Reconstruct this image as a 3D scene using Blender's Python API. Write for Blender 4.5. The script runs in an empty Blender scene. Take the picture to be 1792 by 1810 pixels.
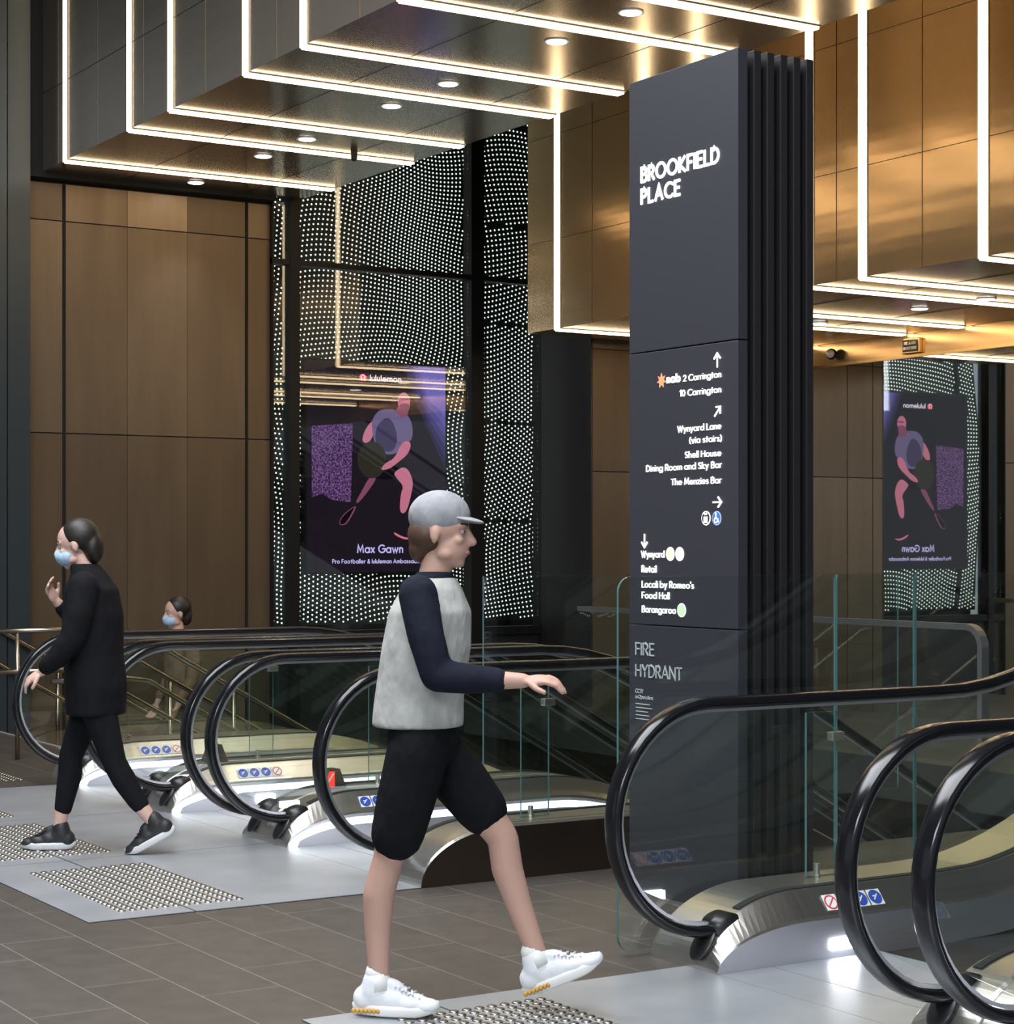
import bpy, bmesh, math, random
from mathutils import Vector, Matrix
random.seed(7)
PI = math.pi
sc = bpy.context.scene
COL = sc.collection

# ---------------------------------------------------------------- camera, world, exposure
cam_d = bpy.data.cameras.new('camera')
cam = bpy.data.objects.new('camera', cam_d)
COL.objects.link(cam)
cam.location = (0, 0, 1.57)
cam.rotation_euler = (PI/2, 0, -math.radians(32.05))
cam_d.sensor_fit = 'HORIZONTAL'
cam_d.sensor_width = 36
cam_d.lens = 36*3508/1792
cam_d.shift_y = 61/1792
cam_d.clip_end = 200
sc.camera = cam
sc.view_settings.view_transform = 'Standard'
sc.view_settings.look = 'None'
sc.view_settings.gamma = 1
sc.view_settings.use_curve_mapping = False
sc.view_settings.exposure = 0.0
try:
    sc.cycles.use_denoising = True
    sc.cycles.max_bounces = 10
    sc.cycles.transparent_max_bounces = 32
    sc.cycles.glossy_bounces = 6
    sc.cycles.sample_clamp_indirect = 6
except Exception:
    pass
world = bpy.data.worlds.new('street_daylight')
sc.world = world
world.use_nodes = True
bg = world.node_tree.nodes['Background']
bg.inputs[0].default_value = (0.78, 0.9, 1.0, 1)
bg.inputs[1].default_value = 0.42

def area(name, loc, rot, sx, sy, power, color):
    d = bpy.data.lights.new(name, 'AREA')
    d.shape = 'RECTANGLE'; d.size = sx; d.size_y = sy
    d.energy = power; d.color = color
    o = bpy.data.objects.new(name, d); COL.objects.link(o)
    o.location = loc; o.rotation_euler = rot
    return o
area('lobby_ceiling_light', (1.9, 6.5, 7.0), (0, 0, 0), 4.0, 11.0, 1350, (0.93, 0.96, 1.0))
area('street_side_fill', (-4.0, -1.5, 5.6), (math.radians(62), 0, math.radians(-45)), 5.0, 2.0, 520, (0.88, 0.94, 1.0))  # added fill from the street side, makes up for the dim world

# ---------------------------------------------------------------- materials
def mat(name, color, rough=0.5, metal=0.0, spec=0.5, emit=None, estr=0.0):
    m = bpy.data.materials.new(name); m.use_nodes = True
    b = m.node_tree.nodes['Principled BSDF']
    b.inputs['Base Color'].default_value = (*color, 1)
    b.inputs['Roughness'].default_value = rough
    b.inputs['Metallic'].default_value = metal
    b.inputs['Specular IOR Level'].default_value = spec
    if emit:
        b.inputs['Emission Color'].default_value = (*emit, 1)
        b.inputs['Emission Strength'].default_value = estr
    return m
def nodes(m): return m.node_tree.nodes, m.node_tree.links, m.node_tree.nodes['Principled BSDF']
def obj_coord(m, scale=(1, 1, 1), rot=(0, 0, 0), loc=(0, 0, 0)):
    n, l, b = nodes(m)
    g = n.new('ShaderNodeNewGeometry'); mp = n.new('ShaderNodeMapping')
    mp.inputs['Scale'].default_value = scale; mp.inputs['Rotation'].default_value = rot
    mp.inputs['Location'].default_value = loc
    l.new(g.outputs['Position'], mp.inputs['Vector'])
    return mp.outputs['Vector']
def noise_bump(m, scale=(1, 1, 1), ns=5, strength=0.1, dist=0.02, detail=3):
    n, l, b = nodes(m)
    t = n.new('ShaderNodeTexNoise'); t.inputs['Scale'].default_value = ns
    t.inputs['Detail'].default_value = detail
    l.new(obj_coord(m, scale), t.inputs['Vector'])
    bp = n.new('ShaderNodeBump'); bp.inputs['Strength'].default_value = strength
    bp.inputs['Distance'].default_value = dist
    l.new(t.outputs['Fac'], bp.inputs['Height']); l.new(bp.outputs['Normal'], b.inputs['Normal'])
    return t
def noise_color(m, c1, c2, scale=(1, 1, 1), ns=5, detail=4, lo=0.3, hi=0.7):
    n, l, b = nodes(m)
    t = n.new('ShaderNodeTexNoise'); t.inputs['Scale'].default_value = ns
    t.inputs['Detail'].default_value = detail
    l.new(obj_coord(m, scale), t.inputs['Vector'])
    r = n.new('ShaderNodeValToRGB')
    r.color_ramp.elements[0].position = lo; r.color_ramp.elements[0].color = (*c1, 1)
    r.color_ramp.elements[1].position = hi; r.color_ramp.elements[1].color = (*c2, 1)
    l.new(t.outputs['Fac'], r.inputs['Fac']); l.new(r.outputs['Color'], b.inputs['Base Color'])
    return r
def emis(name, color, strength):
    m = bpy.data.materials.new(name); m.use_nodes = True
    n, l = m.node_tree.nodes, m.node_tree.links
    n.remove(n['Principled BSDF'])
    e = n.new('ShaderNodeEmission'); e.inputs[0].default_value = (*color, 1); e.inputs[1].default_value = strength
    l.new(e.outputs[0], n['Material Output'].inputs[0])
    return m
def glass(name, tint, ior=1.5, gl=(1, 1, 1), rough=0.0):
    m = bpy.data.materials.new(name); m.use_nodes = True
    n, l = m.node_tree.nodes, m.node_tree.links
    n.remove(n['Principled BSDF'])
    tr = n.new('ShaderNodeBsdfTransparent'); tr.inputs[0].default_value = (*tint, 1)
    g = n.new('ShaderNodeBsdfGlossy'); g.inputs['Color'].default_value = (*gl, 1); g.inputs['Roughness'].default_value = rough
    fr = n.new('ShaderNodeFresnel'); fr.inputs['IOR'].default_value = ior
    ge = n.new('ShaderNodeNewGeometry'); mi = n.new('ShaderNodeMix'); mi.inputs[2].default_value = ior; mi.inputs[3].default_value = 1/ior
    l.new(ge.outputs['Backfacing'], mi.inputs[0]); l.new(mi.outputs[0], fr.inputs['IOR'])
    mx = n.new('ShaderNodeMixShader')
    l.new(fr.outputs[0], mx.inputs[0]); l.new(tr.outputs[0], mx.inputs[1]); l.new(g.outputs[0], mx.inputs[2])
    l.new(mx.outputs[0], n['Material Output'].inputs[0])
    return m

M = {}
# floor tiles: 308 mm rows running along Y
fm = mat('stone_tile', (0.09, 0.078, 0.068), 0.42)
n, l, b = nodes(fm)
vec = obj_coord(fm, (1, 1, 1), (0, 0, PI/2), (0.0, 0.0, 0))
bk = n.new('ShaderNodeTexBrick'); l.new(vec, bk.inputs['Vector'])
bk.inputs['Scale'].default_value = 1.0; bk.inputs['Brick Width'].default_value = 0.92
bk.inputs['Row Height'].default_value = 0.308; bk.inputs['Mortar Size'].default_value = 0.0022
bk.inputs['Mortar Smooth'].default_value = 0.1
bk.offset = 0.37; bk.offset_frequency = 2
bk.inputs['Color1'].default_value = (0.064, 0.055, 0.048, 1)
bk.inputs['Color2'].default_value = (0.078, 0.068, 0.060, 1)
bk.inputs['Mortar'].default_value = (0.20, 0.185, 0.165, 1)
ns_ = n.new('ShaderNodeTexNoise'); ns_.inputs['Scale'].default_value = 9; ns_.inputs['Detail'].default_value = 8
l.new(obj_coord(fm), ns_.inputs['Vector'])
mx = n.new('ShaderNodeMixRGB'); mx.blend_type = 'OVERLAY'; mx.inputs[0].default_value = 0.35
l.new(bk.outputs['Color'], mx.inputs[1]); l.new(ns_.outputs['Fac'], mx.inputs[2]); l.new(mx.outputs[0], b.inputs['Base Color'])
M['floor'] = fm
pm = mat('landing_steel', (0.42, 0.43, 0.44), 0.36, 0.55)
noise_color(pm, (0.40, 0.425, 0.46), (0.50, 0.525, 0.56), (1, 1, 1), 3, 8)
M['plate'] = pm
M['gap'] = mat('joint_black', (0.01, 0.01, 0.01), 0.8)
M['stud'] = mat('stud_steel', (0.32, 0.30, 0.265), 0.36, 1.0)
M['dark'] = mat('dark_cladding', (0.012, 0.012, 0.013), 0.5)
M['soffit_shadow'] = mat('shadow_gap', (0.006, 0.006, 0.006), 0.8)
def bronze(name, col, rough, row=(1.22, 1.9), wave=0.12):
    m = mat(name, col, rough, 0.8)
    n, l, b = nodes(m)
    t = n.new('ShaderNodeTexNoise'); t.inputs['Scale'].default_value = 1.0; t.inputs['Detail'].default_value = 2
    l.new(obj_coord(m, (0.22, 0.22, 4.0)), t.inputs['Vector'])
    bp = n.new('ShaderNodeBump'); bp.inputs['Strength'].default_value = wave; bp.inputs['Distance'].default_value = 0.05
    l.new(t.outputs['Fac'], bp.inputs['Height']); l.new(bp.outputs['Normal'], b.inputs['Normal'])
    return m
M['soffit'] = bronze('polished_bronze_sheet', (0.44, 0.38, 0.31), 0.19)
M['soffit_gold'] = bronze('polished_gold_sheet', (0.52, 0.36, 0.20), 0.2)
M['joint'] = mat('panel_joint', (0.12, 0.09, 0.06), 0.4, 1.0)
M['brass_edge'] = mat('brass_edge', (0.6, 0.42, 0.2), 0.25, 1.0)
M['led'] = emis('warm_led', (1.0, 0.74, 0.43), 11.0)
M['led_house'] = mat('led_channel', (0.75, 0.68, 0.55), 0.4)
PANELS = []
for k, (c, r) in enumerate([((0.140, 0.101, 0.067), .42), ((0.120, 0.086, 0.058), .45), ((0.160, 0.118, 0.080), .4), ((0.25, 0.188, 0.130), .4), ((0.130, 0.092, 0.058), .42)]):
    m = mat('bronze_panel', c, r, 0.55); 
    noise_color(m, tuple(x*0.88 for x in c), tuple(x*1.12 for x in c), (2.0, 2.0, 0.25), 3, 5)
    PANELS.append(m)
M['pier'] = mat('blue_grey_cladding', (0.036, 0.047, 0.054), 0.34, 0.3)
M['pylon'] = mat('charcoal_panel', (0.030, 0.030, 0.038), 0.45)
M['fin'] = mat('charcoal_fin', (0.014, 0.013, 0.015), 0.45)
M['letter'] = emis('backlit_letter', (1.0, 1.0, 1.0), 2.2)
M['letter_big'] = emis('backlit_sign_letter', (0.97, 0.98, 1.0), 3.0)
M['letter_grey'] = mat('grey_vinyl_letter', (0.45, 0.47, 0.5), 0.6)
M['steel'] = mat('brushed_steel', (0.62, 0.59, 0.545), 0.3, 0.96)
noise_bump(M['steel'], (16, 0.4, 0.4), 1, 0.22, 0.012, 4)
M['skirt'] = mat('skirt_steel', (0.55, 0.55, 0.60), 0.32, 0.85)
M['rail_steel'] = mat('stair_rail_steel', (0.34, 0.29, 0.23), 0.25, 1.0)
M['skirt_dark'] = mat('bronze_side_cladding', (0.085, 0.064, 0.05), 0.28, 0.8)
M['rubber'] = mat('black_handrail_rubber', (0.007, 0.007, 0.009), 0.17, 0.0, 0.5)
M['boot'] = mat('black_boot_rubber', (0.012, 0.012, 0.013), 0.35)
M['brush'] = mat('brush_strip', (0.015, 0.015, 0.015), 0.8)
M['glass'] = glass('balustrade_glass', (0.945, 0.972, 0.962), 1.5)
M['gedge'] = mat('glass_edge', (0.07, 0.15, 0.145), 0.15, 0.0, 0.6)
M['shop_glass'] = glass('shopfront_glass', (0.92, 0.93, 0.92), 1.5)
M['mirror'] = mat('mirror_glass', (0.74, 0.75, 0.72), 0.015, 1.0)
M['cool_led'] = emis('cool_led', (0.9, 0.96, 1.0), 3.4)
M['comb_led'] = emis('comb_lamp', (0.9, 0.93, 1.0), 26.0)
M['down'] = emis('downlight_lens', (1.0, 0.97, 0.92), 9.0)
M['white_metal'] = mat('white_trim', (0.7, 0.7, 0.68), 0.4)
M['mullion'] = mat('black_mullion', (0.008, 0.008, 0.009), 0.45, 0.0, 0.25)
M['dot'] = emis('led_pixel', (0.86, 1.0, 0.92), 2.0)
M['mat_back'] = mat('pixel_mat_back', (0.012, 0.016, 0.016), 0.5)
M['blue'] = mat('sticker_blue', (0.03, 0.07, 0.40), 0.5)
M['white'] = mat('sticker_white', (0.75, 0.75, 0.76), 0.5)
M['red'] = mat('sticker_red', (0.6, 0.06, 0.05), 0.5)
M['redled'] = emis('red_led', (1.0, 0.05, 0.03), 1.5)
M['tread'] = mat('tread_metal', (0.10, 0.10, 0.105), 0.4, 0.8)
M['cap'] = mat('grey_guard_cap', (0.28, 0.29, 0.31), 0.35, 0.7)
M['lower'] = mat('lower_floor', (0.05, 0.05, 0.05), 0.5)
M['nosing'] = mat('stair_nosing', (0.5, 0.5, 0.5), 0.4, 0.5)
M['step'] = mat('stair_stone', (0.12, 0.11, 0.10), 0.5)

# ---------------------------------------------------------------- mesh helpers
def link(o, parent=None):
    COL.objects.link(o)
    if parent: o.parent = parent
    return o
def tag(o, label=None, cat=None, group=None, kind=None):
    if label: o['label'] = label
    if cat: o['category'] = cat
    if group: o['group'] = group
    if kind: o['kind'] = kind
    return o
def mk(name, bm, m, parent=None, smooth=False):
    me = bpy.data.meshes.new(name)
    bmesh.ops.recalc_face_normals(bm, faces=bm.faces)
    bm.to_mesh(me); bm.free()
    for x in (m if isinstance(m, (list, tuple)) else [m]): me.materials.append(x)
    if smooth:
        for p in me.polygons: p.use_smooth = True
    return link(bpy.data.objects.new(name, me), parent)
def empty(name, loc=(0, 0, 0), label=None, cat=None, group=None):
    o = bpy.data.objects.new(name, None); o.location = loc; o.empty_display_size = 0.1
    return tag(link(o), label, cat, group)
def box(bm, x0, x1, y0, y1, z0, z1, bev=0.0, mi=0):
    g = bmesh.ops.create_cube(bm, size=1)
    vs = g['verts']
    for v in vs:
        v.co = Vector(((x0+x1)/2+v.co.x*(x1-x0), (y0+y1)/2+v.co.y*(y1-y0), (z0+z1)/2+v.co.z*(z1-z0)))
    fs = {f for v in vs for f in v.link_faces}
    for f in fs: f.material_index = mi
    if bev:
        es = list({e for v in vs for e in v.link_edges})
        bmesh.ops.bevel(bm, geom=es, offset=bev, segments=2, affect='EDGES', profile=0.5)
    return bm
def boxo(name, m, x0, x1, y0, y1, z0, z1, parent=None, bev=0.0):
    return mk(name, box(bmesh.new(), x0, x1, y0, y1, z0, z1, bev), m, parent)
def prism(bm, pts, axis, a, b, mi=0):
    """closed polygon extruded: axis 'y' -> pts are (x,z); axis 'x' -> (y,z); axis 'z' -> (x,y)"""
    def P(p, t):
        return Vector((p[0], t, p[1])) if axis == 'y' else Vector((t, p[0], p[1])) if axis == 'x' else Vector((p[0], p[1], t))
    A = [bm.verts.new(P(p, a)) for p in pts]; B = [bm.verts.new(P(p, b)) for p in pts]
    fs = [bm.faces.new(A), bm.faces.new(list(reversed(B)))]
    k = len(pts)
    for i in range(k):
        fs.append(bm.faces.new([A[i], B[i], B[(i+1) % k], A[(i+1) % k]]))
    for f in fs: f.material_index = mi
    return bm
def tube(bm, pts, r, seg=10, closed=False, r2=None):
    pts = [Vector(p) for p in pts]
    rings = []
    for i, p in enumerate(pts):
        t = (pts[min(i+1, len(pts)-1)]-pts[max(i-1, 0)]).normalized()
        up = Vector((0, 0, 1)) if abs(t.z) < 0.95 else Vector((0, 1, 0))
        s = t.cross(up).normalized(); u = s.cross(t).normalized()
        rr = r if r2 is None else r+(r2-r)*i/(len(pts)-1)
        rings.append([bm.verts.new(p+s*rr*math.cos(2*PI*k/seg)+u*rr*math.sin(2*PI*k/seg)) for k in range(seg)])
    for a, b in zip(rings, rings[1:]):
        for k in range(seg):
            bm.faces.new([a[k], a[(k+1) % seg], b[(k+1) % seg], b[k]])
    bm.faces.new(rings[0]); bm.faces.new(list(reversed(rings[-1])))
    return bm
def disc(bm, c, r, axis, h, seg=20, rz=None):
    pts = [(c[0]+r*math.cos(2*PI*k/seg), c[1]+(rz or r)*math.sin(2*PI*k/seg)) for k in range(seg)]
    return prism(bm, pts, axis, h[0], h[1])
def ball(bm, c, r, sub=2, scale=(1, 1, 1), rot=None):
    mtx = Matrix.Translation(Vector(c)) @ (rot.to_4x4() if rot else Matrix()) @ Matrix.Diagonal((r*scale[0], r*scale[1], r*scale[2], 1))
    bmesh.ops.create_icosphere(bm, subdivisions=sub, radius=1, matrix=mtx)
    return bm

# ---------------------------------------------------------------- geometric stroke lettering
def _a(cx, cy, rx, ry, a0, a1, n=14):
    return [(cx+rx*math.cos(math.radians(a0+(a1-a0)*i/n)), cy+ry*math.sin(math.radians(a0+(a1-a0)*i/n))) for i in range(n+1)]
_X = .64                      # x-height
_r = _X/2
def _bowl(cx): return _a(cx, _r, _r, _r, 0, 360, 20)
def _n(x): return [_a(x+.22, _X-.22, .22, .22, 180, 0)+[(x+.44, 0)]]
GLYPH = {
 'A': (.78, [[(0, 0), (.39, 1), (.78, 0)], [(.14, .33), (.64, .33)]]),
 'B': (.56, [[(0, 0), (0, 1), (.27, 1)]+_a(.27, .76, .24, .24, 90, -90)+[(0, .52)], [(.27, .52)]+_a(.29, .26, .27, .26, 90, -90)+[(0, 0)]]),
 'C': (.80, [_a(.5, .5, .5, .5, 48, 312, 22)]), 'D': (.72, [[(0, 0), (0, 1), (.24, 1)]+_a(.24, .5, .48, .5, 90, -90, 18)+[(0, 0)]]),
 'E': (.48, [[(.48, 1), (0, 1), (0, 0), (.48, 0)], [(0, .52), (.43, .52)]]), 'F': (.46, [[(.46, 1), (0, 1), (0, 0)], [(0, .5), (.41, .5)]]),
 'G': (.90, [_a(.5, .5, .5, .5, 48, 360, 24)+[(.58, .5)]]), 'H': (.66, [[(0, 0), (0, 1)], [(.66, 0), (.66, 1)], [(0, .52), (.66, .52)]]),
 'I': (0, [[(0, 0), (0, 1)]]), 'K': (.60, [[(0, 0), (0, 1)], [(.56, 1), (.02, .46), (.60, 0)]]), 'L': (.44, [[(0, 1), (0, 0), (.44, 0)]]),
 'M': (.86, [[(0, 0), (.1, 1), (.43, .2), (.76, 1), (.86, 0)]]), 'N': (.70, [[(0, 0), (0, 1), (.70, 0), (.70, 1)]]),
 'O': (1.0, [_a(.5, .5, .5, .5, 0, 360, 28)]), 'P': (.52, [[(0, 0), (0, 1), (.25, 1)]+_a(.25, .73, .27, .27, 90, -90)+[(0, .46)]]),
 'R': (.56, [[(0, 0), (0, 1), (.25, 1)]+_a(.25, .73, .27, .27, 90, -90)+[(0, .46)], [(.24, .46), (.56, 0)]]),
 'S': (.50, [_a(.25, .76, .22, .24, 40, 270, 14)+_a(.25, .27, .25, .25, 90, -140, 14)]), 'T': (.60, [[(0, 1), (.6, 1)], [(.3, 1), (.3, 0)]]),
 'V': (.72, [[(0, 1), (.36, 0), (.72, 1)]]), 'W': (1.06, [[(0, 1), (.27, 0), (.53, .9), (.79, 0), (1.06, 1)]]), 'Y': (.68, [[(0, 1), (.34, .48), (.68, 1)], [(.34, .48), (.34, 0)]]),
 'a': (.64, [_bowl(_r), [(.64, _X), (.64, 0)]]), 'b': (.64, [_bowl(_r), [(0, 1.06), (0, 0)]]), 'd': (.64, [_bowl(_r), [(.64, 1.06), (.64, 0)]]),
 'c': (.54, [_a(_r, _r, _r, _r, 50, 310, 16)]), 'e': (.64, [[(0, _r), (.64, _r)]+_a(_r, _r, _r, _r, 0, 315, 18)]), 'f': (.30, [_a(.26, .86, .16, .2, 80, 180, 6)+[(.10, 0)], [(0, _X), (.30, _X)]]),
 'g': (.64, [_bowl(_r), [(.64, _X), (.64, -.06)]+_a(_r, -.06, .32, .25, 0, -150, 10)]), 'h': (.46, [[(0, 1.06), (0, 0)]]+_n(0)), 'i': (0, [[(0, 0), (0, _X)], [(0, .90), (0, .93)]]),
 'k': (.44, [[(0, 1.06), (0, 0)], [(.40, _X), (.02, .28), (.44, 0)]]), 'l': (0, [[(0, 0), (0, 1.06)]]), 'm': (.80, [[(0, _X), (0, 0)], _a(.2, _X-.2, .2, .2, 180, 0)+[(.4, 0)], _a(.6, _X-.2, .2, .2, 180, 0)+[(.8, 0)]]),
 'n': (.44, [[(0, _X), (0, 0)]]+_n(0)), 'o': (.64, [_bowl(_r)]), 'p': (.64, [_bowl(_r), [(0, _X), (0, -.32)]]), 'r': (.28, [[(0, _X), (0, 0)], _a(.22, _X-.24, .22, .24, 180, 75, 8)]),
 's': (.36, [_a(.18, .475, .155, .155, 40, 270, 10)+_a(.18, .165, .18, .165, 90, -140, 10)]), 't': (.32, [[(.16, .9), (.16, 0)], [(0, _X), (.32, _X)]]),
 'u': (.44, [[(0, _X)]+_a(.22, .22, .22, .22, 180, 360)+[(.44, _X)]]), 'v': (.50, [[(0, _X), (.25, 0), (.50, _X)]]), 'w': (.82, [[(0, _X), (.21, 0), (.41, .58), (.61, 0), (.82, _X)]]),
 'x': (.46, [[(0, _X), (.46, 0)], [(0, 0), (.46, _X)]]), 'y': (.52, [[(0, _X), (.26, .02)], [(.52, _X), (.13, -.32)]]), 'z': (.44, [[(0, _X), (.44, _X), (0, 0), (.44, 0)]]),
 '0': (.56, [_a(.28, .5, .28, .5, 0, 360, 22)]), '1': (.20, [[(0, .82), (.2, 1), (.2, 0)]]), '2': (.52, [_a(.26, .73, .26, .27, 170, -40, 12)+[(0, 0), (.52, 0)]]),
 '(': (.18, [_a(.5, .45, .5, .72, 130, 230, 8)]), ')': (.18, [_a(-.32, .45, .5, .72, 50, -50, 8)]), "'": (.02, [[(.02, 1.05), (0, .82)]]),
 '&': (.62, [[(.62, 0), (.16, .68)]+_a(.29, .80, .16, .19, 200, -20, 10)+[(.06, .38)]+_a(.25, .23, .25, .23, 140, 330, 10)+[(.6, .45)]]),
}
def text_on(name, s, m, parent, origin, right, up, width, cap, bold=0.0, thick=0.004):
    """left end of baseline at origin; width along right; capital height along up; bold = extra stroke weight"""
    w = .135+bold
    segs, x = [], 0.0
    for ch in s:
        if ch == ' ': x += .40; continue
        gw, st_s = GLYPH[ch]
        for s_ in st_s: segs.append([(x+p[0], p[1]) for p in s_])
        x += gw+.24+bold*1.1
    tot = x-.24-bold*1.1
    right = Vector(right); up = Vector(up); nrm = right.cross(up); origin = Vector(origin)
    kx = (width-w*cap)/tot; ky = cap*(1-w*.5)
    bm = bmesh.new()
    def P3(q, h): return origin+right*q[0]+up*q[1]+nrm*h
    hw = w*cap/2
    for sgm in segs:
        pts = [Vector((hw+p[0]*kx, hw*.5+p[1]*ky)) for p in sgm]
        closed = (pts[0]-pts[-1]).length < 1e-6
        n_ = len(pts); L = []; R = []
        for i, p in enumerate(pts):
            a = pts[i-1] if i > 0 else (pts[-2] if closed else None)
            c = pts[i+1] if i < n_-1 else (pts[1] if closed else None)
            d1 = (p-a).normalized() if a is not None else None; d2 = (c-p).normalized() if c is not None else None
            if d1 is None: d1 = d2
            if d2 is None: d2 = d1
            t = (d1+d2)
            t = t.normalized() if t.length > 1e-3 else d1
            nn = Vector((-t.y, t.x)); k = 1/max(.45, nn.dot(Vector((-d1.y, d1.x))))
            q = p.copy()
            if not closed and i == 0: q -= d2*hw*.6
            if not closed and i == n_-1: q += d1*hw*.6
            L.append(q+nn*hw*k); R.append(q-nn*hw*k)
        vt = [(bm.verts.new(P3(a, thick)), bm.verts.new(P3(b_, thick)), bm.verts.new(P3(b_, 0)), bm.verts.new(P3(a, 0))) for a, b_ in zip(L, R)]
        for a, c in zip(vt, vt[1:]):
            for k in range(4): bm.faces.new([a[k], a[(k+1) % 4], c[(k+1) % 4], c[k]])
        if not closed:
            bm.faces.new(vt[0]); bm.faces.new(list(reversed(vt[-1])))
    return mk(name, bm, m, parent)
def stroke(bm, pts, w, to3, h):
    """polyline of width w in a plane; to3 maps (a,b,h) to 3D"""
    for (a, b) in zip(pts, pts[1:]):
        d = Vector((b[0]-a[0], b[1]-a[1])); d.normalize(); nn = Vector((-d.y, d.x))*w/2; d = d*w/2
        q = [(a[0]-d.x+nn.x, a[1]-d.y+nn.y), (b[0]+d.x+nn.x, b[1]+d.y+nn.y), (b[0]+d.x-nn.x, b[1]+d.y-nn.y), (a[0]-d.x-nn.x, a[1]-d.y-nn.y)]
        A = [bm.verts.new(to3(x, y, 0)) for x, y in q]; B = [bm.verts.new(to3(x, y, h)) for x, y in q]
        bm.faces.new(A); bm.faces.new(list(reversed(B)))
        for i in range(4): bm.faces.new([A[i], B[i], B[(i+1) % 4], A[(i+1) % 4]])
    return bm
def shape(bm, pts, to3, h):
    A = [bm.verts.new(to3(x, y, 0)) for x, y in pts]; B = [bm.verts.new(to3(x, y, h)) for x, y in pts]
    bm.faces.new(A); bm.faces.new(list(reversed(B)))
    k = len(pts)
    for i in range(k): bm.faces.new([A[i], B[i], B[(i+1) % k], A[(i+1) % k]])
    return bm
def oval(cx, cy, rx, ry=None, k=28): return [(cx+rx*math.cos(2*PI*i/k), cy+(ry or rx)*math.sin(2*PI*i/k)) for i in range(k)]
def smooth_poly(p, it=2):
    for _ in range(it):
        q = []
        for a, b in zip(p, p[1:]+p[:1]):
            q += [(a[0]*.75+b[0]*.25, a[1]*.75+b[1]*.25), (a[0]*.25+b[0]*.75, a[1]*.25+b[1]*.75)]
        p = q
    return p

# ================================================================ SETTING
Z1, Z2 = 4.87, 3.54
def struct(o): o['kind'] = 'structure'; return o
# floor: lobby, the strip beside the pylon, the landing at the far side of the void
bm = bmesh.new()
box(bm, -14, 4.5, -12, 19, -0.3, 0)
box(bm, 4.5, 13.5, -12, 7.93, -0.3, 0)
struct(mk('floor', bm, M['floor']))
struct(boxo('floor', M['lower'], 10.2, 13.5, 7.93, 18.2, -0.3, 0))
struct(boxo('floor', M['lower'], 4.5, 13.5, 7.9, 18.2, -4.6, -4.4))
struct(boxo('wall_void', M['dark'], 4.4, 4.5, 7.93, 18.2, -4.6, -0.3))
struct(boxo('wall_void', M['dark'], 4.5, 13.5, 7.80, 7.93, -4.6, -0.3))
# ceiling above everything
struct(boxo('ceiling', M['dark'], -14, 13.6, -3, 19, 7.2, 7.4))
# bronze back wall
YW = 17.1
wb = struct(boxo('wall_back', M['soffit_shadow'], 5.2, 8.06, YW+0.02, YW+0.4, -4.4, 7.2))
xs = [5.45, 6.03, 6.06, 6.64, 7.225, 7.805, 7.835, 8.06]
rows = [(-4.4, 0.6), (0.6, 2.575), (2.585, 4.465), (4.475, 4.80)]
pat = {(1, 3): 1, (3, 3): 2, (4, 3): 3, (5, 3): 1, (7, 3): 2, (1, 2): 2, (3, 2): 0, (4, 2): 2, (5, 2): 0, (7, 2): 4, (1, 1): 4, (3, 1): 1, (4, 1): 0, (5, 1): 4, (7, 1): 4}
for i in range(len(xs)-1):
    if xs[i+1]-xs[i] < 0.05: continue
    for j, (z0, z1) in enumerate(rows):
        boxo('panel', PANELS[pat.get((i+1, j), (i*2+j) % 5)], xs[i]+.002, xs[i+1]-.002, YW, YW+0.02, z0, z1, wb)
# blue-grey pier at left
pier = struct(mk('wall_left', box(box(bmesh.new(), 3.2, 5.455, 16.88, 18.0, -0.3, 7.2), 5.47, 5.67, 16.9, 18.0, -0.3, 7.2), M['pier']))
struct(boxo('wall_left', mat('reflected_grey_wall', (.16, .165, .165), .5), -14, 3.2, 17.4, 18.0, -0.3, 7.2))  # unseen wall, its grey chosen to lighten reflections on the soffit ends
# projecting bronze wall right of the light wall
wr = struct(boxo('wall_back', M['dark'], 11.1, 13.5, 16.02, 17.12, -4.4, 7.2))
for i, (a, c) in enumerate([(11.005, 11.5), (11.51, 12.1), (12.11, 12.7), (12.71, 13.2)]):
    for j, (z0, z1) in enumerate([(0, 2.3), (2.31, 3.5), (3.51, 7.1)]):
        boxo('panel', PANELS[(i*3+j) % 3], a, c, 16.0, 16.02, z0, z1, wr)
for z0, z1 in ((0, 7.1),):
    boxo('panel', M['fin'], 10.985, 11.0, 16.0, 16.5, z0, z1, wr); boxo('panel', M['fin'], 11.085, 11.1, 16.515, 17.04, z0, z1, wr); boxo('panel', M['dark'], 11.0, 11.1, 16.02, 16.51, z0, z1, wr)
# mirror glass wall to the right with bronze bulkhead over it
wm = struct(boxo('wall_right', M['soffit_gold'], 12.9, 13.5, 6.5, 16.0, 3.34, 7.2))
for i in range(5):
    y1 = 15.98-i*1.9
    boxo('mirror_pane', M['mirror'], 12.9, 12.93, y1-1.892, y1, 0.0, 3.32, wm)
boxo('trim_rail', M['brass_edge'], 12.885, 12.9, 6.5, 15.98, 3.315, 3.34, wm)
struct(boxo('wall_right', M['dark'], 12.94, 13.5, 6.5, 16.0, -4.4, 3.34))
struct(boxo('wall_right', M['dark'], 12.9, 13.5, -12, 6.5, -0.3, 7.2))

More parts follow.
